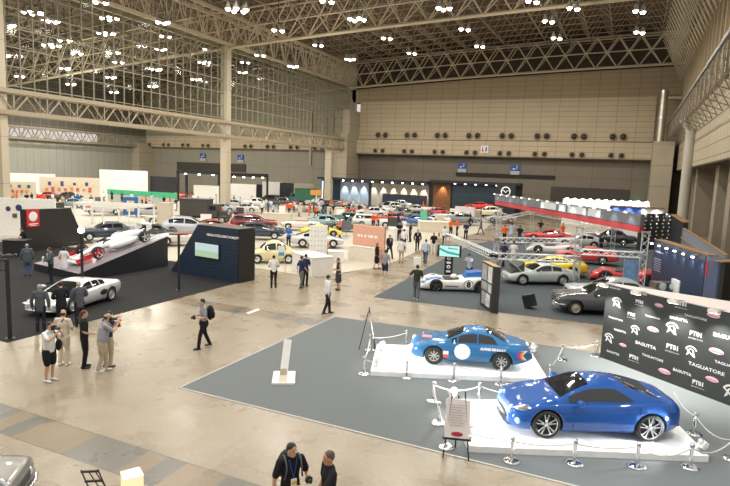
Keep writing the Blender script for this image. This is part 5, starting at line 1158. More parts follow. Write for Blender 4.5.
for (px, py, r, m, sh) in ((9.5, 208.5, .2, mat('disc_navy', (.02, .04, .12), .5), 1), (20, 207.5, .26, mat('disc_navy', (.02, .04, .12), .5), 1), (16, 215.5, .17, mat('disc_brown', (.10, .08, .05), .5), 0)):
    a = t.location; n_ = Vector((-math.sin(t.rotation_euler.z), math.cos(t.rotation_euler.z), 0)); dd = FW*F + RT*(px-CX) + UP*(CY-py); k = (Vector((a.x, a.y, 0))-Vector((0, 0, HC))).dot(n_)/dd.dot(n_); h = Vector((0, 0, HC))+dd*k
    u = (h-Vector((a.x, a.y, 0))).dot(Vector((math.cos(t.rotation_euler.z), math.sin(t.rotation_euler.z), 0)))
    (MB().ball((u, -.18, h.z), (r, .04, r), 14) if sh else MB().box((u, -.18, h.z), (r*2, .05, r*2))).obj('wall_picture', m, t)
for i, (px, py) in enumerate(((11, 231), (24, 232))):
    t = thing('white_stool', ('thin white chair at the very left edge before the white wall', 'thin white chair before the square brown picture')[i], 'chair', G(px, py, 0), rad(YAW))
    MB().box((0, 0, .5), (.5, .5, .05)).obj('seat', wb, t)
    for a in (-.2, .2):
        for b in (-.2, .2): MB().tube((a, b, 0), (a, b, .5), .02, n=5).obj('leg', steel, t)
    MB().box((0, .24, .8), (.5, .04, .35)).obj('backrest', wb, t)
def block(name, label, px0, py0, px1, py1, pyt, dep, m, cat='counter', topm=None):
    a, b = G(px0, py0, 0), G(px1, py1, 0); h = at_h(px0, pyt, a); d = b-a; L_ = d.length; t = thing(name, label, cat, a, math.atan2(d.y, d.x))
    MB().box((L_/2, dep/2, h/2), (L_, dep, h)).obj('counter_body', m, t); MB().box((L_/2, dep/2, h+.02), (L_+.06, dep+.06, .04)).obj('counter_top', topm or m, t); return t, L_, h
block('beige_counter', 'beige block counter with a white notice left of the navy booth', 157, 226, 170, 226.5, 203, 1.0, mat('booth_beige', (.62, .55, .44), .6)); block('long_counter', 'low cream counter below the red sports cars', 32, 210, 50, 211, 202, 1.5, mat('booth_beige', (.62, .55, .44), .6))
block('long_counter', 'long cream counter running behind the white convertible', 262, 224, 290, 225, 213.5, 1.5, mat('counter_cream', (.66, .59, .48), .55)); block('long_counter', 'long cream counter along the central aisle', 420, 232, 452, 233, 222, 2., mat('counter_cream', (.66, .59, .48), .55))
block('long_counter', 'low cream counter by the edge of the dark booth', 332, 216, 345, 216, 208, 2., mat('counter_cream', (.66, .59, .48), .55)); block('long_counter', 'pale wood counter before the spotlit wall', 405, 209, 432, 210.5, 203, 1.5, mat('counter_wood', (.5, .32, .16), .5))
block('long_counter', 'white counter right of the salmon sign wall', 388, 240, 406, 241, 229, 1.5, wb); block('long_counter', 'low white counter between the silver coupe and the aisle', 326, 262, 344, 262.5, 252, 1., wb)
# white counter with perforated screen (near centre)
t, L1, h1_ = block('reception_counter', 'white reception counter with a dotted screen at the corner of the white floor', 292, 270, 312, 277, 252.5, 1.4, wb); 
t2 = thing('dotted_screen', 'tall white screen with rows of small dots behind the reception counter', 'screen', G(309, 266, 0), rad(hd(315, 4))); MB().box((.55, 0, 1.33), (1.15, .1, 2.64)).obj('screen_panel', wb, t2)
mb = MB()
for i in range(5):
    for j in range(6): mb.ball((.12+i*.22, -.06, .7+j*.32), (.05, .02, .035), 6)
mb.obj('dot_print', mat('dot_grey', (.35, .35, .36), .5), t2)
# salmon sign wall
a, b = G(353, 258.5, 0), G(384, 263, 0)
t, Lx = wall_thing('salmon_sign_wall', 'salmon pink sign wall with white lettering over a white desk', (a.x, a.y), (b.x, b.y), at_h(353, 224, a), .2, mat('salmon_panel', (.66, .36, .26), .6)); hs = at_h(353, 224, a)
mb = MB(); [mb.box((Lx*.17+.115*k+.06*(k%5==2), -.112, hs*.70), (.075, .01, .2 if k%3 else .17)) for k in range(15) if k not in (4, 7)]; mb.obj('sign_lettering', white, t)
MB().box((Lx*.42, -.35, hs*.19), (Lx*.86, .5, hs*.38)).obj('desk', mat('desk_cream', (.68, .62, .52), .5), t); mb = MB()
for k in range(7): mb.ball((.25+k*.34, -.35, hs*.40), (.22, .2, .06), 8)
mb.obj('white_flowers', wb, t)
t = thing('green_flag', 'small green standing banner beside the bright blue coupe', 'banner', G(423, 229, 0), rad(YAW)); MB().box((0, 0, 1.1), (.7, .06, 1.9)).obj('banner_cloth', mat('flag_green', (.12, .55, .36), .5), t); MB().tube((-.35, 0, 0), (-.35, 0, 2.2), .03).obj('pole', steel, t)
t = thing('orange_sign', 'small orange sign on a white post above the crowd', 'sign', G(316, 209, 0), rad(YAW)); MB().box((0, 0, 2.6), (1.9, .1, .8)).obj('sign_panel', mat('sign_orange', (.75, .35, .08), .5), t); MB().box((0, 0, 1.1), (.15, .1, 2.2)).obj('post', wb, t)
t = thing('price_easel', 'white board with a blue print on a yellow easel before the cream bubble car', 'easel', G(281, 274, 0), rad(hd(281, 0)))
MB().box((0, 0, 1.35), (.42, .03, .62)).obj('notice_board', white, t); MB().box((0, -.02, 1.2), (.3, .02, .2)).obj('print', mat('print_blue', (.1, .35, .6), .5), t)
for sx in (-.18, .18): MB().tube((sx*1.5, -.1, 0), (sx*.6, .03, 1.75), .02, n=6).obj('leg', mat('easel_yellow', (.7, .5, .2), .5), t)
# ------------------------------------------------------------------ right-hand booth: banner, trusses, walls
A_, B_ = G(495, 196.5, 3.75), G(641, 214, 4.05)
bh_ = 1.25; d = Vector((B_.x-A_.x, B_.y-A_.y, 0)); t = thing('long_banner', 'long grey fascia banner with red lower stripe, white name panels and spotlights', 'banner', (A_.x, A_.y, 0), math.atan2(d.y, d.x)); Lb = d.length
zt = 4.0
MB().box((Lb/2, .15, zt-.35), (Lb, .3, .75)).obj('grey_fascia', mat('fascia_grey', (.15, .165, .18), .5), t); MB().box((Lb/2, .15, zt-.98), (Lb, .3, .42)).obj('red_stripe', mat('fascia_red', (.48, .05, .06), .5), t)
def on_ban(px): 
    n = Vector((-d.y, d.x, 0)).normalized(); dd = FW*F + RT*(px-CX) + UP*(CY-215); q = Vector((0, 0, HC)); k = (Vector((A_.x, A_.y, 0))-q).dot(n)/dd.dot(n); h = q+dd*k; return (h-Vector((A_.x, A_.y, 0))).dot(d.normalized())
for i, (p0, p1, tx) in enumerate(((540, 556, 0), (558, 565.5, 0), (567, 586, 0), (588, 601, 0))):
    x0, x1 = on_ban(p0), on_ban(p1); w_ = abs(x1-x0); b = MB().box(((x0+x1)/2, -.015, zt-.36), (w_*.94, .02, .58)).obj('name_panel', mat('name_panel_white', (.62, .64, .66), .5), t)
mb = MB(); lm = MB(); un = Vector((d.y, -d.x, 0)).normalized()
nb = 14
for k in range(nb):
    x = Lb*(k+.5)/nb; mb.box((x, -.45, zt+.12), (.22, .16, .1)).tube((x, .1, zt+.02), (x, -.4, zt+.14), .02, n=5); lm.box((x, -.45, zt+.06), (.18, .12, .02))
    if k % 2 == 0 or k > 8:
        w_ = Vector((A_.x, A_.y, 0))+d.normalized()*x+un*.5; spot((w_.x, w_.y, zt-.02), (w_.x-un.x*.35, w_.y-un.y*.35, zt-1.), 40, 110, .05, (.85, .95, 1), .8)
mb.obj('spot_arm', white, t); lm.obj('spot_lamp', glow('booth_spot', (1, .97, .9), 14.), t)
# box trusses
def box_truss(label, pts, w=.3, name='box_truss', grp=None):
    t = empty(name, pts[0]); tag(t, label, 'truss', grp); mb = MB(); o = Vector(pts[0])
    for a, b in zip(pts, pts[1:]):
        a, b = Vector(a)-o, Vector(b)-o; d_ = (b-a); n_ = max(2, int(d_.length/.42)); q = d_.to_track_quat('X', 'Z').to_matrix(); u, v = q@Vector((0, w/2, 0)), q@Vector((0, 0, w/2))
        cs = (u+v, u-v, -u-v, v-u)
        for c in cs: mb.tube(a+c, b+c, .025, n=5, caps=False)
        for i in range(n_):
            p0, p1 = a+d_*i/n_, a+d_*(i+1)/n_
            for j in range(4): mb.tube(p0+cs[j], p1+cs[(j+1) % 4], .014, n=4, caps=False)
    mb.obj('truss_lattice', alum, t, fix=False)
    if True: MB().box(Vector(pts[-1])-o, (w*1.4, w*1.4, .06)).obj('end_plate', steel, t); MB().box(Vector((0, 0, 0)), (w*1.4, w*1.4, .06)).obj('end_plate', steel, t)
    return t
def tower(px, py, h, lab): p = G(px, py, 0); return box_truss(lab, [(p.x, p.y, .03), (p.x, p.y, h)], .34, 'truss_tower'), p
TA = tower(497.5, 242, 3.2, 'silver lattice tower at the far left end of the truss booth')[1]; TB = tower(575, 284, 3.4, 'silver lattice tower rising behind the silver coupe tail')[1]
TC = tower(640, 292, 3.4, 'silver lattice tower by the blue upright banner')[1]; TD = tower(531, 231, 3.2, 'silver lattice tower far behind the white racing car')[1]
def ap(p, z): return (p.x, p.y, z)
box_truss('silver truss beam from the tower behind the coupe to the tower by the blue banner', [ap(TB, 1.95), ap(TC, 2.1)])
box_truss('silver truss beam between the two far towers', [ap(TA, 2.2), ap(TD, 2.2)]); TE = G(612, 251, 0); TE2 = tower(612, 251, 2.4, 'silver lattice tower behind the black saloon')
box_truss('silver truss beam from the far tower to the one behind the black saloon', [ap(TD, 2.1), ap(TE, 2.1)])
P_a, P_b = G(494, 256, 1.6), G(578, 259, 1.6); box_truss('low silver truss barrier in front of the yellow sports car', [tuple(P_a), tuple(P_b)], .34)
P_c = G(448, 236, 1.6); box_truss('low silver truss barrier along the aisle towards the black slab', [tuple(P_c), tuple(P_a)], .34)
P_d = G(497, 240, 1.6); P_e = G(573, 241, 1.6); box_truss('silver truss barrier behind the white racing car', [tuple(P_d), tuple(P_e)], .34)
for i, (P_, lab) in enumerate(((P_a, 'post'), (P_b, 'post'), (P_c, 'post'), (P_d, 'post'), (P_e, 'post'))):
    box_truss(('short silver truss leg beside the black slab', 'short silver truss leg beside the yellow sports car tail', 'short silver truss leg at the aisle end of the low barrier', 'short silver truss leg under the far end of the banner', 'short silver truss leg behind the grey coupe')[i], [(P_.x, P_.y, .03), (P_.x, P_.y, 1.6)], .3)
# patterned dark wall, navy wall, wooden backs
a, b = G(641, 262, 0), G(671, 262.5, 0); a = G(641, 214, 3.3); b = G(673, 213.5, 3.3)
t, Lx = wall_thing('patterned_booth_wall', 'black booth wall dotted with small white logos at the right end of the banner', (a.x, a.y), (b.x, b.y), 3.3, .3, mat('backdrop_charcoal', (.018, .02, .021), .5))
mb = MB(); r_ = random.Random(3)
for j in range(8):
    for i in range(5): mb.ball((Lx*(.08+.19*i)+(.15 if j % 2 else 0), -.165, 3.05-j*.34), (.15 if (i+j) % 3 else .11, .02, .075), 8)
mb.obj('logo_print', mat('print_white', (.8, .8, .8), .5), t)
for k in range(3): w_ = a.lerp(b, (k+.5)/3); spot((w_.x-.1, w_.y-.5, 3.4), (w_.x, w_.y, 2.2), 260, 110, .05, blend=.8)
a = G(657, 283, .0); b = G(709, 292, .0); a = G(657, 240, 2.9); b = G(709, 256, 2.9)
t, Lx = wall_thing('navy_booth_wall', 'navy blue booth wall with spotlights and pale text, behind the logo board', (a.x, a.y), (b.x, b.y), 2.9, .25, mat('navy_wall', (.018, .032, .075), .5))
mb = MB(); mb.box((.9, -.13, 2.3), (1.2, .01, .08))
for k in range(6): mb.box((.75, -.13, 1.9-k*.13), (1.0, .01, .05))
mb.obj('wall_text', mat('pale_text', (.3, .34, .42), .5), t)
mb = MB()
for k in range(6): mb.box((.4+k*(Lx-.6)/5.5, -.4, 2.72), (.1, .1, .06)); w_ = a.lerp(b, (k+.5)/6); spot((w_.x-.15, w_.y-.45, 2.62), (w_.x-.05, w_.y-.1, 1.7), 30, 100, .04, (.85, .92, 1), .9)
mb.obj('spot_lamp', glow('booth_spot', (1, .97, .9), 14.), t)
wood = mat('plywood_edge', (.30, .17, .07), .7)
MB().box((Lx/2, .2, 2.92), (Lx, .5, .05)).obj('wooden_top', wood, t)
c = G(719, 262, 2.9); t, _ = wall_thing('red_labelled_end_wall', 'narrow blue end wall with a red label at the corner of the navy booth', (b.x, b.y), (c.x+.1, c.y), 2.9, .2, mat('navy_wall_light', (.06, .09, .16), .5)); MB().box((.25, -.11, 2.35), (.22, .02, .7)).obj('red_label', mat('sign_red', (.62, .02, .03), .5), t)
c2 = G(730, 262, 2.9); t, _ = wall_thing('black_end_wall', 'black end wall with wooden top edge at the right picture edge', (c.x+.15, c.y-.1), (c2.x+.6, c2.y+.3), 2.9, .2, mat('booth_end_black', (.015, .014, .012), .6)); MB().box((.8, .2, 2.93), (1.8, .5, .05)).obj('wooden_top', wood, t)
# diagonal wooden-backed panels running to the far end
a = G(684, 226, 3.2); b = G(727, 256, 3.0); t, Lx = wall_thing('wooden_backed_wall', 'long partition seen from its bare plywood back, running along the right hall wall', (a.x, a.y), (b.x, b.y), 3., .12, mat('partition_slate', (.18, .22, .28), .6)); MB().box((Lx/2, 0, 3.03), (Lx, .16, .06)).box((Lx/2, -.12, 2.4), (Lx, .06, .1)).obj('wooden_top', wood, t)
a = G(674, 215, 3.3); b = G(686, 224, 3.2); t, Lx = wall_thing('wooden_backed_wall', 'short dark partition behind the patterned booth wall', (a.x, a.y), (b.x, b.y), 3.3, .3, darkb); MB().box((Lx/2, 0, 3.33), (Lx, .5, .08)).obj('wooden_top', wood, t)
a = G(610, 206, 3.6); b = G(664, 209, 3.6); t, Lx = wall_thing('blue_sky_panel', 'wide booth header with a blue and white picture strip under a wooden edge', (a.x, a.y), (b.x, b.y), 3.6, .3, wb); MB().box((Lx*.3, -.17, 3.0), (Lx*.6, .02, 1.1)).obj('blue_picture', mat('picture_blue', (.05, .12, .5), .5, noise=(.6, .8)), t); MB().box((Lx/2, 0, 3.64), (Lx, .6, .08)).obj('wooden_top', wood, t)
for k in range(4): w_ = a.lerp(b, (k+.5)/4); spot((w_.x-.1, w_.y-.6, 3.6), (w_.x, w_.y, 2.4), 60, 110, .05, (.9, .95, 1), .9)
a = G(563, 199, 3.4); b = G(650, 203, 3.4); t, Lx = wall_thing('lit_white_header', 'long white booth header washed by a row of spotlights behind the banner', (a.x, a.y), (b.x, b.y), 3.5, .3, wb); mb = MB()
for k in range(11): mb.box((Lx*(k+.5)/11, -.5, 3.5), (.3, .2, .14)); w_ = a.lerp(b, (k+.5)/11); spot((w_.x-.1, w_.y-.6, 3.38), (w_.x, w_.y, 2.3), 70, 110, .05, (.95, .98, 1), .9)
mb.obj('spot_lamp', glow('booth_spot', (1, .97, .9), 14.), t)
# upright blue banner, boxes by the navy wall
t = thing('blue_upright_banner', 'tall blue and white printed banner hanging beside the red race cars', 'banner', G(628, 300, 0), rad(hd(628, 0))); MB().box((0, 0, 1.25), (.68, .06, 1.7)).obj('banner_cloth', mat('banner_blue_print', (.14, .24, .42), .5, noise=(2.5, .9)), t); MB().tube((-.34, .05, 0), (-.34, .05, 2.15), .02).tube((.34, .05, 0), (.34, .05, 2.15), .02).obj('pole', steel, t)
for i, (px, py, w_, h_, m, lab) in enumerate(((676, 302, .75, .95, wb, 'white cube plinth before the navy booth wall'), (654, 299, .7, .7, mat('box_brown', (.16, .12, .08), .6), 'brown box with a round dial before the navy booth wall'), (664.5, 300, .55, .75, darkgrey, 'dark box with a round blue clock face before the navy booth wall'))):
    p = G(px, py, 0); t = thing('display_box', lab, 'box', p, rad(YAW)); MB().box((0, -.4, h_/2+.15), (w_, w_, h_+.3)).obj('box_body', m, t)
    if i: MB().ball((0, -.4-w_/2-.01, h_+.12), (.2, .02, .2), 12).obj('dial', mat('dial_pale', (.5, .6, .65), .4), t)

# small information boards between the cars
r_ = random.Random(11); bc = ((white, 'white'), (darkgrey, 'dark grey'), (mat('panel_beige', (.6, .52, .4), .6), 'beige'), (mat('panel_slate', (.12, .14, .17), .5), 'slate'), (mat('panel_sand', (.42, .36, .27), .5), 'sand'))
near_ = [(206, 228, 'near the navy screen booth'), (224, 224, 'by the vintage van'), (240, 219, 'beside the maroon wagon'), (250, 222, 'behind the maroon wagon'), (346, 236, 'left of the salmon sign wall'), (392, 232, 'right of the salmon sign wall'), (396, 222, 'among the saloons above the white counter'), (408, 214, 'below the spotlit booth wall'), (420, 220, 'left of the green flag'), (430, 208, 'below the cream panels'), (440, 228, 'at the aisle counter'), (452, 218, 'left of the white partition'), (476, 222, 'before the cream vintage wagon'), (366, 219, 'behind the white wagon'), (340, 219, 'behind the turquoise saloon'), (326, 214, 'behind the orange red coupe'), (300, 217, 'behind the white convertible'), (282, 218, 'behind the long cream counter'), (130, 216, 'under the blue framed picture'), (160, 214, 'by the beige block counter'), (172, 214, 'left of the vintage van'), (98, 206, 'left of the inner white frame'), (60, 213, 'above the dark slatted wall'), (46, 216, 'left of the blue grey coupe')]
for i, (x, y, wh) in enumerate(near_):
    m_, cn = bc[(i*3+i//4) % 5]; t = thing('information_board', 'small %s information board %s' % (cn, wh), 'board', G(x, y, 0), rad(hd(x, r_.uniform(-25, 25)))); h_ = r_.uniform(.6, .95)
    MB().box((0, 0, .9+h_/2-.3), (r_.uniform(.6, 1.1), .05, h_)).obj('board_panel', m_, t); MB().box((0, .03, .4), (.06, .05, .8)).box((0, .03, .02), (.5, .4, .04)).obj('stand', steel, t)
# ================================================================== PEOPLE (built facing +y, 1.72 m tall)
def chain(mb, pts, rs, n=12, sub=3):
    """smooth tapered limb through the joints; rs = radius or (across, deep)"""
    P_ = [Vector(p) for p in pts]; R_ = [(r, r) if not hasattr(r, '__len__') else r for r in rs]; Q = []; S_ = []
    for i in range(len(P_)-1):
        p0 = P_[i-1] if i else P_[i]*2-P_[i+1]; p3 = P_[i+2] if i+2 < len(P_) else P_[i+1]*2-P_[i]
        for k in range(sub):
            t = k/sub; Q.append(.5*((2*P_[i])+(P_[i+1]-p0)*t+(2*p0-5*P_[i]+4*P_[i+1]-p3)*t*t+(3*P_[i]-p0-3*P_[i+1]+p3)*t**3)); S_.append(tuple(a+(b-a)*(t*t*(3-2*t)) for a, b in zip(R_[i], R_[i+1])))
    Q.append(P_[-1]); S_.append(R_[-1]); rings = []
    for i, (q, s_) in enumerate(zip(Q, S_)):
        d = (Q[min(i+1, len(Q)-1)]-Q[max(i-1, 0)]).normalized(); x = Vector((1, 0, 0)); 
        if abs(d.x) > .9: x = Vector((0, 1, 0))
        y = d.cross(x).normalized(); x = y.cross(d).normalized()
        rings.append((q, d, x, y, s_))
    secs = []
    def ring(q, x, y, a, b): return [q+x*(a*math.cos(2*PI*k/n))+y*(b*math.sin(2*PI*k/n)) for k in range(n)]
    q, d, x, y, s_ = rings[0]; m_ = min(s_)
    for c in (.96, .8, .5): secs.append(ring(q-d*m_*c, x, y, s_[0]*math.sqrt(1-c*c), s_[1]*math.sqrt(1-c*c)))
    for q, d, x, y, s_ in rings: secs.append(ring(q, x, y, *s_))
    m_ = min(s_)
    for c in (.5, .8, .96): secs.append(ring(q+d*m_*c, x, y, s_[0]*math.sqrt(1-c*c), s_[1]*math.sqrt(1-c*c)))
    loft(secs, mb)
def remesh(mb, name, m, parent, vox, smooth=2):
    o = mb.obj('tmp', [m]); md = o.modifiers.new('r', 'REMESH'); md.mode = 'VOXEL'; md.voxel_size = vox; md.use_smooth_shade = True
    s_ = o.modifiers.new('s', 'SMOOTH'); s_.iterations = smooth; s_.factor = .5
    me = evald(o); me.name = name; bpy.data.objects.remove(o)
    me.materials.clear(); me.materials.append(m)
    return link(name, me, parent)
D0 = dict(stride=0., lean=0., la=(-.27, .0, 1.13), lw=(-.27, .06, .88), ra=(.27, .0, 1.13), rw=(.27, .06, .88), turn=0., nod=0., female=False)
POSES = {
 'stand': {}, 'walk': dict(stride=.30, la=(-.26, -.10, 1.14), lw=(-.25, -.08, .90), ra=(.26, .06, 1.14), rw=(.24, .22, .93)),
 'walk2': dict(stride=-.24, la=(-.26, .06, 1.14), lw=(-.24, .20, .93), ra=(.26, -.08, 1.14), rw=(.25, -.06, .90)),
 'camera': dict(la=(-.25, .22, 1.26), lw=(-.06, .34, 1.46), ra=(.25, .22, 1.26), rw=(.06, .34, 1.47), lean=.04, nod=.02),
 'hold': dict(la=(-.27, .02, 1.14), lw=(-.06, .26, 1.10), ra=(.27, .02, 1.14), rw=(.06, .26, 1.12), nod=.03),
 'crossed': dict(la=(-.27, .04, 1.15), lw=(.10, .22, 1.18), ra=(.27, .04, 1.15), rw=(-.10, .24, 1.20)),
 'hip': dict(la=(-.36, -.06, 1.17), lw=(-.20, .06, 1.0), ra=(.27, .02, 1.14), rw=(.14, .26, 1.05)),
 'point': dict(ra=(.28, .16, 1.24), rw=(.24, .42, 1.30)),
 'lean': dict(lean=.22, la=(-.25, .26, 1.12), lw=(-.1, .42, 1.05), ra=(.25, .26, 1.12), rw=(.1, .42, 1.05)),
 'gesture': dict(la=(-.26, .16, 1.16), lw=(-.14, .40, 1.12), ra=(.26, .0, 1.13), rw=(.25, .1, .9)),
}
def hand(mb, w, d, side, grip=False, r=1.):
    """palm with five bent fingers, from wrist w along direction d"""
    d = Vector(d).normalized(); s_ = Vector((side, 0, 0)); s_ = (s_-d*s_.dot(d))
    s_ = s_.normalized() if s_.length > .05 else Vector((0, 1, 0)); n = d.cross(s_).normalized()*(1 if side > 0 else -1); across = d.cross(n).normalized()
    c = w+d*.05; chain(mb, [w, c, w+d*.085], [(.022, .022), (.03, .022), (.034, .018)], 8, 2)
    for k, ln in enumerate((.066, .075, .070, .055)):
        o = w+d*.085+across*(-.030+.020*k); b1_ = d if not grip else (d*.5+n*.8).normalized(); b2_ = (d*.85+n*.5).normalized() if not grip else (n*.8-d*.4).normalized()
        chain(mb, [o-d*.01, o+b1_*ln*.5, o+b1_*ln*.5+b2_*ln*.5], [.0095*r, .0088*r, .0075*r], 7, 2)
    o = w+d*.03-across*.028; chain(mb, [o, o-across*.025+d*.025, o-across*.03+d*.055], [.012*r, .0105*r, .0085*r], 7, 2)
def person(label, top, bottom, pose='stand', hair='short', hairc=None, skinc=None, sleeve='short', legs='long', fat=1., vox=.016, suit=False, shoes=None, cat='person', scale=1., female=False, extra=None, hands=True, face=True, cap=None, **ov):
    p = dict(D0); p.update(POSES[pose]); p.update(ov); ln = p['lean']; st_ = p['stride']; sk = skinc or skin
    root = None
    L_ = lambda x, y, z: (x, y+ln*max(0, z-.92)/.6, z)
    hipl, hipr = Vector((-.095, 0, .90)), Vector((.095, 0, .90))
    legj = []
    for sx, s_ in ((-1, st_), (1, -st_)):
        kn = Vector((sx*.10, .5*s_+.03, .49)); an = Vector((sx*.11, s_-.02, .085+(.03 if s_ < 0 else 0))); legj.append((Vector((sx*.095, 0, .90)), kn, an, s_))
    sh = [Vector(L_(-.185*(.9 if female else 1), 0, 1.415)), Vector(L_(.185*(.9 if female else 1), 0, 1.415))]
    arms = [(sh[0], Vector(L_(*p['la'])), Vector(L_(*p['lw']))), (sh[1], Vector(L_(*p['ra'])), Vector(L_(*p['rw'])))]
    hd_ = Vector(L_(0, .02+p['nod'], 1.60)); T = lambda x, y, z: Vector(L_(x, y, z))
    f = fat; tw = .9 if female else 1.
    def torso(mb, g=0., zlo=.90):
        chain(mb, [T(0, 0, zlo), T(0, 0, 1.02), T(0, 0, 1.14), T(0, .0, 1.30), T(0, -.01, 1.42)], [((.15+g)*f, (.095+g)*f), ((.15+g)*f, (.10+g)*f), ((.135*tw+g)*f, (.095+g)*f), ((.155*tw+g), (.105+g)*f), (.115+g, .07+g)], 18, 3)
        chain(mb, [sh[0]+Vector((.02, 0, -.01)), T(0, -.01, 1.43), sh[1]-Vector((.02, 0, .01))], [.052+g, .058+g, .052+g], 10, 2)
    mb = MB(); torso(mb, -.004)
    chain(mb, [T(0, -.01, 1.42), T(0, 0, 1.50), hd_-Vector((0, .01, .04))], [(.062, .062), (.052, .054), (.05, .055)], 12, 2)
    tr = Matrix.Rotation(rad(p['turn']), 3, 'Z')
    hm = MB(); hm.ball((0, 0, .02), (.073, .090, .100), 16); hm.ball((0, .018, -.055), (.056, .066, .062), 12); hm.ball((0, .092, -.012), (.013, .022, .022), 8); hm.ball((-.075, -.005, -.01), (.012, .018, .028), 8); hm.ball((.075, -.005, -.01), (.012, .018, .028), 8); hm.ball((0, .075, -.052), (.024, .012, .009), 8)
    hm.v = [tuple(hd_+tr@Vector(v)) for v in hm.v]; mb.add(hm.v, hm.f, 0, True)
    for (h_, k, a, s_) in legj:
        chain(mb, [h_, h_.lerp(k, .5), k, k.lerp(a, .35)+Vector((0, -.012, 0)), a], [(.085*f, .09*f), (.072*f, .078*f), .052, .052, .036], 12, 3)
        chain(mb, [a+Vector((0, -.03, -.045)), a+Vector((0, .10, -.055))], [.034, .028], 8, 2)
    for i, (s_, e, w) in enumerate(arms):
        chain(mb, [s_, e, w], [.048, .038, .026], 10, 4); hand(mb, w, (w-e), -1 if i == 0 else 1, pose in ('camera', 'hold'))
    root = remesh(mb, 'person', sk, None, vox)
    # shirt / jacket / dress
    mb = MB(); g = .016 if not suit else .026; zl = .88 if not suit else .80
    torso(mb, g, zl)
    for (s_, e, w) in arms:
        if sleeve == 'short': chain(mb, [s_, s_.lerp(e, .72)], [.048+g, .048+g*1.1], 12, 3)
        elif sleeve == 'long': chain(mb, [s_, e, e.lerp(w, .92)], [.048+g, .040+g, .030+g], 12, 4)
    tm = top
    if legs == 'dress': chain(mb, [T(0, 0, 1.0), T(0, 0, .80), T(0, .0, .52)], [(.16, .12), (.19, .15), (.20, .165)], 18, 3)
    sh_ = remesh(mb, 'jacket' if suit else ('dress' if legs == 'dress' else 'shirt'), tm, root, vox, 1)
    if suit:
        MB().prism([(-.055, 1.43), (.055, 1.43), (0, 1.16)], .105+g+ln*.7, .13+g+ln*.7, 'Y').obj('shirt_front', white, root); MB().box((0, .136+g+ln*.75, 1.30), (.025, .012, .24)).obj('necktie', darkgrey, root)
    else:
        MB().lathe([(.058, -.02), (.068, .0), (.062, .018), (.052, .01)], T(0, -.005, 1.475), 14).obj('collar', tm, root)
    if legs in ('long', 'shorts'):
        mb = MB(); chain(mb, [(0, 0, .84), (0, 0, .98)], [((.155)*f, .108*f), ((.15)*f, .105*f)], 16, 2)
        for (h_, k, a, s_) in legj:
            if legs == 'long': chain(mb, [h_, h_.lerp(k, .5), k, k.lerp(a, .5), a.lerp(k, .02)], [(.098*f, .100*f), (.085*f, .090*f), .068, .063, .058], 12, 3)
            else: chain(mb, [h_, h_.lerp(k, .5), h_.lerp(k, .88)], [(.10*f, .105*f), (.095*f, .10*f), .088], 12, 3)
        remesh(mb, 'trousers' if legs == 'long' else 'shorts', bottom, root, vox, 1)
    for (h_, k, a, s_) in legj:
        mb = MB(); chain(mb, [a+Vector((0, -.045, -.045)), a+Vector((0, .05, -.05)), a+Vector((0, .155, -.058))], [(.042, .040), (.045, .034), (.036, .026)], 10, 2); mb.obj('shoe', shoes or black, root)
    hc = hairc or hairm
    def onhead(mb_, name, m): mb_.v = [tuple(hd_+tr@Vector(v)) for v in mb_.v]; return mb_.obj(name, m, root)
    if hair != 'bald':
        hb = MB(); hb.ball((0, -.014, .038), (.083, .094, .098), 16)
        hb.v = [(x, min(y, .062) if z > .03 else min(y, -.012 if abs(x) < 1 else y), z if z > -.055 else -.055-.0*(z)) for x, y, z in hb.v]
        onhead(hb, 'hair', hc)
        if hair == 'long': hb = MB(); hb.ball((0, -.045, -.06), (.085, .06, .13), 12); onhead(hb, 'hair_back', hc)
    else:
        hb = MB(); hb.ball((0, -.03, -.005), (.083, .078, .058), 14); onhead(hb, 'hair_fringe', hc)
    if cap:
        hb = MB(); hb.ball((0, -.005, .06), (.088, .10, .075), 14); hb.v = [(x, y, max(z, .04)) for x, y, z in hb.v]; hb.ball((0, .10, .045), (.065, .07, .010), 12); onhead(hb, 'cap', cap)
    if face:
        for sx in (-1, 1):
            e_ = MB(); e_.ball((sx*.028, .080, .012), (.010, .008, .006), 8); onhead(e_, 'eye', black); e_ = MB(); e_.box((sx*.028, .085, .032), (.028, .006, .006)); onhead(e_, 'eyebrow', hc)
    tag(root, label, cat); root.scale = (scale,)*3; return root, arms, hd_
def put(o, px, py, a, z=.0): o.location = G(px, py, z); o.rotation_euler = (0, 0, rad(hd(px, a)-90)); return o
def attach_world(o, pr, loc, rz=0):  # a held thing stays top-level: place it in the world at a point of the person's frame
    bpy.context.view_layer.update(); o.location = pr.matrix_world @ Vector(loc); o.rotation_euler = (0, 0, pr.rotation_euler.z+rz)
def cam_obj(label, big=True):
    t = thing('photo_camera', label, 'camera'); MB().box((0, 0, 0), (.14, .07, .10)).box((0, 0, .06), (.06, .06, .04)).obj('camera_body', black, t); MB().tube((0, .02, 0), (0, .19 if big else .1, 0), .04, .046, 12).obj('lens_barrel', darkgrey, t); return t
def fab(n, c): return mat('fabric_'+n, c, .85, noise=(25, .12), spec=.2)
F_w = fab('white', (.72, .73, .74)); F_k = fab('black', (.016, .016, .02)); F_g = fab('grey', (.11, .12, .14)); F_sk = fab('suit_black', (.02, .021, .028)); F_sg = fab('suit_grey', (.085, .095, .115)); F_kh = fab('khaki', (.45, .38, .28)); F_cr = fab('cream', (.62, .55, .45))
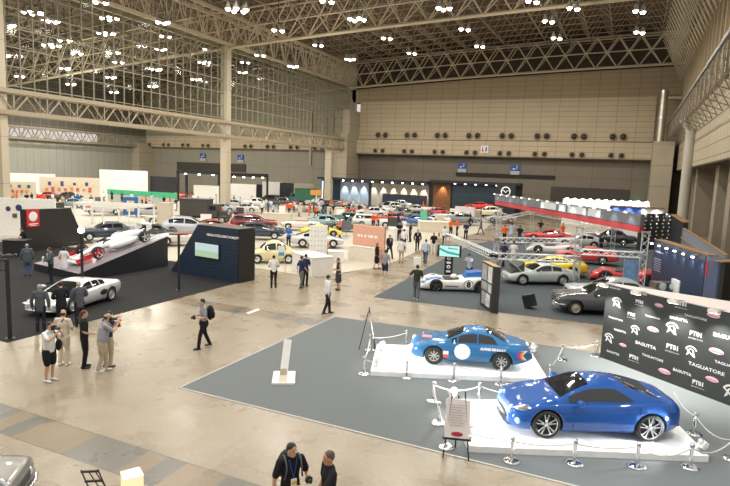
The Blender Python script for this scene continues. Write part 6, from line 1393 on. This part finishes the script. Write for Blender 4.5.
F_nv = fab('navy', (.025, .035, .09)); F_db = fab('denim', (.07, .11, .2)); F_or = fab('orange', (.78, .12, .02)); F_lb = fab('pale_blue', (.45, .55, .68)); F_bl = fab('bright_blue', (.02, .15, .55)); F_gt = fab('green_black', (.03, .04, .035)); F_mg = fab('mid_grey', (.28, .29, .32)); F_pk = fab('salmon', (.75, .35, .2)); F_ch = fab('charcoal_dress', (.045, .045, .05))
H_g = mat('grey_hair', (.30, .30, .31), .6); H_b = mat('brown_hair', (.07, .03, .015), .6); H_w = mat('light_grey_hair', (.5, .48, .46), .6); wsh = mat('white_shoes', (.7, .7, .7), .5); bsh = mat('tan_skin_bald', (.50, .27, .17), .5)
# people around the silver car
r, _, _ = person('grey-haired person in a dark grey suit at the nose of the silver wedge car', F_sg, F_sk, hairc=H_g, suit=True, sleeve='long', pose='stand', vox=.015); put(r, 41, 331, 75, .01)
r, _, _ = person('person in a black suit with black hair between two others at the silver wedge car', F_sk, F_sk, suit=True, sleeve='long', pose='hold', vox=.015); put(r, 62, 327, 100, .01)
r, _, _ = person('pale-haired person in a blue grey suit by the front wheel of the silver wedge car', F_sg, F_sk, hairc=H_w, suit=True, sleeve='long', pose='crossed', vox=.015); put(r, 80, 326, 110, .01)
r, _, _ = person('heavy person in a blue grey suit and jeans seen from behind near the black desk', F_sg, F_db, suit=True, sleeve='long', fat=1.25, hairc=H_g, vox=.018); put(r, 28, 276, 90, .01)
r, _, _ = person('tall person in a grey suit holding white papers beside the ramp', F_sg, F_sk, suit=True, sleeve='long', pose='hold', hairc=H_b, vox=.018, scale=1.06); put(r, 51.5, 283, 170, .01); pr = r
t = thing('paper_sheaf', 'white papers held by the tall grey suited person beside the ramp', 'papers'); MB().box((0, 0, 0), (.24, .05, .32)).obj('paper', white, t); attach_world(t, pr, (0, .32, 1.12))
r, _, _ = person('woman in a white dress standing in front of the low end of the ramp', F_w, F_w, legs='dress', sleeve='short', hair='long', female=True, pose='hold', vox=.018, scale=.95); put(r, 64.5, 277, 60, .01)
r, _, _ = person('person in black leaning over the black desk by the dark slatted wall', F_k, F_k, pose='lean', vox=.02); put(r, 27, 253.5, 190)
# photographers
r, _, _ = person('photographer in a white shirt and black shorts raising a camera, white shoes', F_w, F_k, pose='camera', legs='shorts', fat=1.15, shoes=wsh, vox=.013, turn=-10); put(r, 50, 381, 315); pr = r
t = cam_obj('black camera held to the face by the photographer in black shorts'); attach_world(t, pr, (0, .20, 1.56)); t['held'] = 'x'; del t['held']
t = thing('shoulder_bag', 'small black bag hanging at the side of the photographer in black shorts', 'bag'); MB().ball((0, 0, 0), (.10, .07, .17), 12).obj('bag_body', F_k, t); MB().tube((0, 0, .12), (.2, .02, .50), .015, n=5).obj('strap', F_k, t); attach_world(t, pr, (-.25, .10, 1.0))
r, _, _ = person('bald person all in cream clothes with a dark shoulder strap, looking at the silver car', F_cr, F_cr, pose='hold', hair='bald', fat=1.15, shoes=wsh, vox=.013, skinc=None); put(r, 64, 365, 60); pr = r
t = thing('shoulder_bag', 'brown bag on a dark strap worn by the bald person in cream clothes', 'bag'); MB().ball((0, 0, 0), (.08, .15, .12), 12).obj('bag_body', mat('brown_leather', (.06, .03, .02), .6), t); MB().tube((0.02, 0, .1), (.36, -.12, .52), .014, n=5).obj('strap', F_k, t); attach_world(t, pr, (-.24, -.02, .98))
r, _, _ = person('person with reddish hair in a black polo shirt and black trousers standing side-on', F_k, F_k, pose='hip', hairc=H_b, vox=.013, scale=1.03); put(r, 85, 367.5, 355)
r, _, _ = person('photographer in a beige cap, grey shirt and wide khaki trousers aiming a long lens', F_mg, F_kh, pose='camera', lean=.10, stride=.12, cap=fab('cap_beige', (.42, .34, .22)), fat=1.35, shoes=wsh, vox=.013, scale=1.02); put(r, 103, 372, 5); pr = r
t = cam_obj('black camera with a long lens aimed by the photographer in the beige cap'); attach_world(t, pr, (0, .22, 1.56))
r, _, _ = person('person in a grey shirt mostly hidden behind the photographer in the beige cap', F_nv, F_kh, pose='camera', vox=.018); put(r, 108.5, 367, 40)
# walkers on the pale floor
r, _, _ = person('person walking with a black backpack, grey shirt and dark trousers, holding a camera', F_mg, F_k, pose='hold', stride=.22, vox=.013); put(r, 203.5, 348, 195); pr = r
t = thing('backpack', 'black backpack worn by the walking person on the pale floor', 'backpack'); MB().ball((0, -.02, 0), (.17, .13, .26), 14).ball((0, -.12, -.08), (.12, .06, .13), 10).obj('bag_body', F_k, t)
for sx in (-.12, .12): MB().tube((sx, .06, .18), (sx, .2, .16), .02).tube((sx, .2, .16), (sx, .27, -.05), .02).obj('strap', F_k, t)
attach_world(t, pr, (0, -.21, 1.22)); t = cam_obj('black camera in the hands of the walking person with the backpack', False); attach_world(t, pr, (0, .32, 1.10))
t = thing('tied_jacket', 'black jacket tied round the waist of the walking person with the backpack', 'jacket'); MB().ball((0, 0, 0), (.2, .16, .2), 12).obj('cloth', F_k, t); attach_world(t, pr, (0, -.01, .88))
r, _, _ = person('person in a white shirt and black trousers with hands together, near the cream bubble car', F_w, F_k, pose='hold', sleeve='short', vox=.016); put(r, 273.5, 288, 100)
r, _, _ = person('person in a navy shirt and olive trousers beside another near the white counter', F_nv, fab('olive', (.14, .15, .12)), pose='walk', stride=.08, vox=.016, hairc=H_b); put(r, 301, 288.5, 30)
r, _, _ = person('person in black half hidden behind the one in navy shirt near the white counter', F_nv, F_k, pose='hold', vox=.018); put(r, 305, 286, 60)
r, _, _ = person('woman in a dark grey sleeveless dress standing right of the white counter', F_ch, F_ch, legs='dress', sleeve='none', female=True, pose='hold', vox=.016, scale=.98); put(r, 338, 290, 200)
r, _, _ = person('person in a white shirt and black trousers striding at the tip of the grey carpet', F_w, F_k, pose='walk2', sleeve='long', vox=.014, stride=.2); put(r, 327, 314, 25)
r, _, _ = person('woman with long black hair in a long black dress near the salmon sign wall', F_k, F_k, legs='dress', sleeve='long', hair='long', female=True, pose='walk', stride=.12, vox=.018, scale=.97); put(r, 376.5, 269, 330)
r, _, _ = person('person in a grey T-shirt and navy shorts with a small shoulder bag', F_mg, F_nv, legs='shorts', pose='stand', vox=.016, shoes=wsh); put(r, 384.5, 279, 70)
r, _, _ = person('person in a black suit and tie walking right of the salmon sign wall', F_sk, F_sk, suit=True, sleeve='long', pose='walk', vox=.018); put(r, 389, 258.5, 300)
r, _, _ = person('person in a white shirt and light khaki trousers seen from behind in the aisle', F_w, F_kh, sleeve='short', pose='stand', vox=.018); put(r, 401, 263, 90)
r, _, _ = person('person in black uniform, farthest of the three by the white desk', F_k, F_k, pose='hold', vox=.02); put(r, 399, 241, 260)
r, _, _ = person('person in a white shirt and black trousers facing away by the white desk', F_w, F_k, pose='walk', vox=.02); put(r, 403.5, 250, 80)
r, _, _ = person('slim person in black standing beside the white desk', F_k, F_k, pose='stand', vox=.02); put(r, 410, 242, 200)
r, _, _ = person('person in an open black suit with white shirt walking towards the gallery', F_sk, F_sk, suit=True, sleeve='long', pose='walk2', vox=.018); put(r, 417, 251, 275)
r, _, _ = person('person in a pale blue shirt and dark jeans carrying a white bag in the aisle', F_lb, F_db, pose='walk', vox=.017); put(r, 425, 264, 80)
r, _, _ = person('person in a black T-shirt and grey trousers looking at the number 8 race car', F_gt, F_g, pose='hip', stride=.16, vox=.014, shoes=wsh, scale=1.02); put(r, 416, 300, 80)
t = thing('paper_bag', 'white paper bag seen just above the head of the person in the black T-shirt', 'bag', G(417, 266, .0), rad(YAW)); MB().box((0, 0, .3), (.45, .2, .6)).obj('bag_body', white, t); MB().tube((-.1, 0, .6), (0, 0, .75), .012).tube((0, 0, .75), (.1, 0, .6), .012).obj('handle', white, t)
r, _, _ = person('person in a blue shirt bending with a camera behind the number 8 race car', F_lb, F_nv, pose='camera', lean=.12, vox=.018, cap=F_nv); put(r, 469, 283, 240, .01)
r, _, _ = person('person in an orange shirt and black trousers, left one of the pair in the aisle', F_or, F_k, pose='hold', vox=.02); put(r, 450.5, 236, 300)
r, _, _ = person('person in an orange shirt and black trousers, right one of the pair in the aisle', F_or, F_k, pose='walk', stride=.12, vox=.02); put(r, 456.8, 236, 210)
r, _, _ = person('person in black standing beside the white partition in the aisle', F_k, F_k, pose='hold', vox=.022); put(r, 470, 226.5, 200)
r, _, _ = person('person in grey striding along the far aisle', F_g, F_g, pose='walk', stride=.3, vox=.022, sleeve='long'); put(r, 480.5, 234.5, 170)
r, _, _ = person('person in dark clothes bending in the aisle below the orange pair', F_nv, F_k, pose='lean', vox=.022); put(r, 465.5, 240, 270)
r, _, _ = person('woman in black top and white skirt walking behind the monitor pylon', F_k, F_w, pose='walk', stride=.1, female=True, hair='long', vox=.02, shoes=wsh); put(r, 433, 255, 280)
r, _, _ = person('woman in a beige dress beside the woman in black top', F_cr, F_cr, legs='dress', female=True, hair='long', pose='hold', hairc=H_b, vox=.02); put(r, 438, 255, 250)
r, _, _ = person('person in a white shirt standing behind the two women in the aisle', F_w, F_k, pose='stand', vox=.02); put(r, 444, 246, 80)
r, _, _ = person('person in blue and black inside the truss booth beside the far carpet edge', F_nv, F_k, pose='walk', vox=.02); put(r, 503, 267, 60)
r, _, _ = person('person all in white inside the truss booth', F_w, F_cr, pose='hold', vox=.02); put(r, 512.5, 266, 80)
r, _, _ = person('woman with reddish hair in black sitting behind the white counter', F_k, F_k, pose='hold', female=True, hair='long', hairc=H_b, vox=.018, scale=.9); put(r, 311.5, 262, 270)
r, _, _ = person('person in a salmon shirt right of the dotted screen', F_pk, F_k, pose='hold', vox=.02); put(r, 324.5, 264, 270)
r, _, _ = person('person in a bright blue T-shirt between the navy saloon and the cream bubble car', F_bl, F_k, pose='hold', vox=.02); put(r, 288.5, 248, 250)
r, _, _ = person('person in navy standing behind the silver coupe', F_nv, F_nv, pose='stand', vox=.02); put(r, 325, 244, 270)
r, _, _ = person('person in a black vest under a bright orange top beside the turquoise saloon', F_or, F_k, pose='hold', vox=.02, scale=1.05); put(r, 339.5, 238, 200)
r, _, _ = person('person in orange, left of the pair behind the salmon sign wall', fab('red_orange', (.75, .06, .02)), F_k, pose='hold', vox=.022); put(r, 373, 229, 270)
r, _, _ = person('person in orange, right of the pair behind the salmon sign wall', F_or, F_k, pose='hold', vox=.022); put(r, 377.5, 229, 240)
# the two talking at the lower edge
def put_head(o, px, py, a, zh=1.74):
    p = G(px, py, zh); o.location = (p.x, p.y, 0); o.rotation_euler = (0, 0, rad(hd(px, a)-90))
r, _, _ = person('person in a black T-shirt with backpack and blue lanyard, talking at the lower edge', F_k, F_k, pose='stand', vox=.0085, turn=20, nod=.03, lw=(-.22, .22, 1.16), la=(-.28, .02, 1.16), rw=(.27, .06, .88), ra=(.28, .02, 1.13)); put_head(r, 291, 441, 290); pr = r
t = thing('badge_lanyard', 'blue lanyard with a white and yellow badge hanging on the black T-shirt', 'badge'); MB().tube((-.07, 0, .36), (0, .05, .05), .008, n=5).tube((.07, 0, .36), (0, .05, .05), .008, n=5).obj('ribbon', mat('ribbon_blue', (.02, .06, .3), .6), t); MB().box((0, .06, -.02), (.10, .01, .14)).obj('badge_card', white, t); MB().box((0, .067, -.02), (.09, .005, .05)).obj('yellow_stripe', mat('badge_yellow', (.8, .6, .05), .5), t); attach_world(t, pr, (0.0, .115, 1.12))
t = thing('backpack', 'dark backpack worn by the person with the blue lanyard at the lower edge', 'backpack'); MB().ball((0, 0, 0), (.19, .12, .27), 16).ball((0, -.10, -.06), (.13, .06, .15), 12).obj('bag_body', mat('backpack_brown_black', (.03, .026, .024), .7), t)
for sx in (-.13, .13): mb = MB(); chain(mb, [(sx, .08, .16), (sx, .14, .245), (sx, .26, .22), (sx, .33, .08), (sx*1.2, .30, -.1)], [(.016, .008)]*5, 8, 3); mb.obj('strap', F_g, t)
attach_world(t, pr, (-.02, -.20, 1.24)); t = cam_obj('small black camera held low by the person with the blue lanyard', False); attach_world(t, pr, (-.20, .33, 1.19)); t.scale = (.75,)*3
r, _, _ = person('balding person in a black polo shirt gesturing with one hand at the lower edge', F_k, F_k, pose='gesture', vox=.0085, hair='short', hairc=mat('grey_brown_hair', (.10, .07, .055), .6), skinc=mat('skin_tanned', (.52, .27, .17), .5), turn=8, la=(-.29, .18, 1.22), lw=(-.20, .46, 1.29)); put_head(r, 330, 450, 200); pr = r
# ------------------------------------------------------------------ crowd in the far field: copies of a few poses, each with its own clothes
PT = {}
def ptpl(k):
    if k not in PT:
        kw = {0: dict(pose='stand'), 1: dict(pose='walk'), 2: dict(pose='hold'), 3: dict(pose='stand', legs='dress', female=True, hair='long')}[k]
        r, _, _ = person('', F_w, F_k, vox=.03, face=False, **kw); PT[k] = [r, 0]
    return PT[k]
def crowd(px, py, k, topm, botm, a, label, z=.02, group=None):
    T_ = ptpl(k); o = T_[0] if T_[1] == 0 else copy_tree(T_[0]); T_[1] += 1; put(o, px, py, a, z)
    for _ in range(4):
        for c_, l_, w_, k_ in FIELD:
            d = o.location-c_.location; h = c_.rotation_euler.z; u = Vector((math.cos(h), math.sin(h), 0)); v = Vector((-u.y, u.x, 0)); du, dv = d.dot(u), d.dot(v); pu, pv = l_/2+.3-abs(du), w_/2+.35-abs(dv)
            if pu > 0 and pv > 0: o.location += (u*pu*(1 if du > 0 else -1) if pu < pv else v*pv*(1 if dv > 0 else -1))
    o.location.y = min(o.location.y, 94.)
    for ch in o.children:
        b_ = ch.name.split('.')[0]; m = topm if b_ in ('shirt', 'dress', 'collar') else (botm if b_ == 'trousers' else None)
        if m: ch.material_slots[0].link = 'OBJECT'; ch.material_slots[0].material = m
    o['label'] = label
    if group: o['group'] = group
cl = [(F_w, 'white shirt'), (F_k, 'black shirt'), (F_sg, 'grey jacket'), (F_nv, 'navy shirt'), (F_lb, 'pale blue shirt'), (F_cr, 'cream top'), (F_or, 'orange shirt'), (F_bl, 'bright blue shirt'), (F_gt, 'dark green shirt'), (F_pk, 'salmon top')]
spots = [(x, 216+random.uniform(-4, 4), 'in the crowd behind the convertible') for x in (262, 268, 273, 279, 284, 289, 294, 299, 304, 309, 314, 318, 323)]
spots += [(x, 208+random.uniform(-3, 3), 'in front of the green truck') for x in (266, 276, 286, 296, 306, 316, 326, 331)]
spots += [(x, 204+random.uniform(-2, 2), 'before the spotlit booth wall') for x in (361, 366, 370, 374, 401, 407, 412, 418, 424, 430, 436, 440)]
spots += [(x, 206+random.uniform(-3, 4), 'along the far left booths') for x in (6, 12, 17, 22, 27, 32, 44, 48, 53, 58, 63, 68, 73, 78, 83, 88)]
spots += [(x, y, 'under the tall white booth wall') for x, y in ((142, 206), (146, 208), (152, 205), (158, 204), (164, 208), (170, 209), (176, 211), (104, 203), (112, 202), (150, 214), (122, 203), (132, 204), (136, 207), (160, 211), (126, 210))]
spots += [(x, y, 'in the middle aisles') for x, y in ((204, 216), (222, 220), (226, 218), (236, 226), (345, 231), (385, 212), (398, 226), (436, 226), (444, 216), (468, 214), (330, 223), (404, 236), (432, 218), (494, 226), (485, 222))]
spots += [(x, 213+random.uniform(-3, 6), 'left of the salmon sign wall') for x in (310, 316, 322, 327, 333, 342, 348, 353, 359, 364, 380, 386)]
spots += [(x, 209+random.uniform(-3, 4), 'before the black emblem booth') for x in (442, 448, 455, 461, 482, 488, 494, 417, 423)]
spots += [(x, 207+random.uniform(-4, 4), 'beside the tall column') for x in (186, 192, 198, 204, 210, 216, 234, 240, 246, 252)]
spots += [(x, y, 'under the long banner') for x, y in ((504, 243), (511, 240), (519, 244), (540, 236), (562, 240), (600, 256))]
tot = {}
for i, (x, y, where) in enumerate(spots):
    k = (0, 2, 1, 3, 0, 2)[i % 6]; c1 = cl[(i*7+i//3) % len(cl)]; c2 = (F_k, 'black'), (F_kh, 'khaki'), (F_db, 'denim'), (F_g, 'grey'); c2 = c2[(i*3+i//5) % 4]
    lab = ('woman in a %s dress %s' % (c1[1].split()[0] if c1[1].split()[0] not in ('pale', 'bright', 'dark') else ' '.join(c1[1].split()[:2]), where)) if k == 3 else 'person in a %s and %s trousers %s' % (c1[1], c2[1], where)
    crowd(x, y, k, c1[0], c2[0], random.uniform(0, 360), lab, group='visitors '+where)
    p_ = tot.setdefault(lab, 0); tot[lab] += 1
# ------------------------------------------------------------------ view settings
sc = bpy.context.scene
sc.view_settings.view_transform = 'Standard'; sc.view_settings.look = 'None'; sc.view_settings.exposure = .12; sc.view_settings.gamma = 1.; sc.view_settings.use_curve_mapping = False
sc.cycles.use_denoising = True; sc.cycles.max_bounces = 6; sc.cycles.diffuse_bounces = 3; sc.cycles.glossy_bounces = 3; sc.cycles.transparent_max_bounces = 12; sc.cycles.sample_clamp_indirect = 6.
sc.cycles.caustics_reflective = False; sc.cycles.caustics_refractive = False
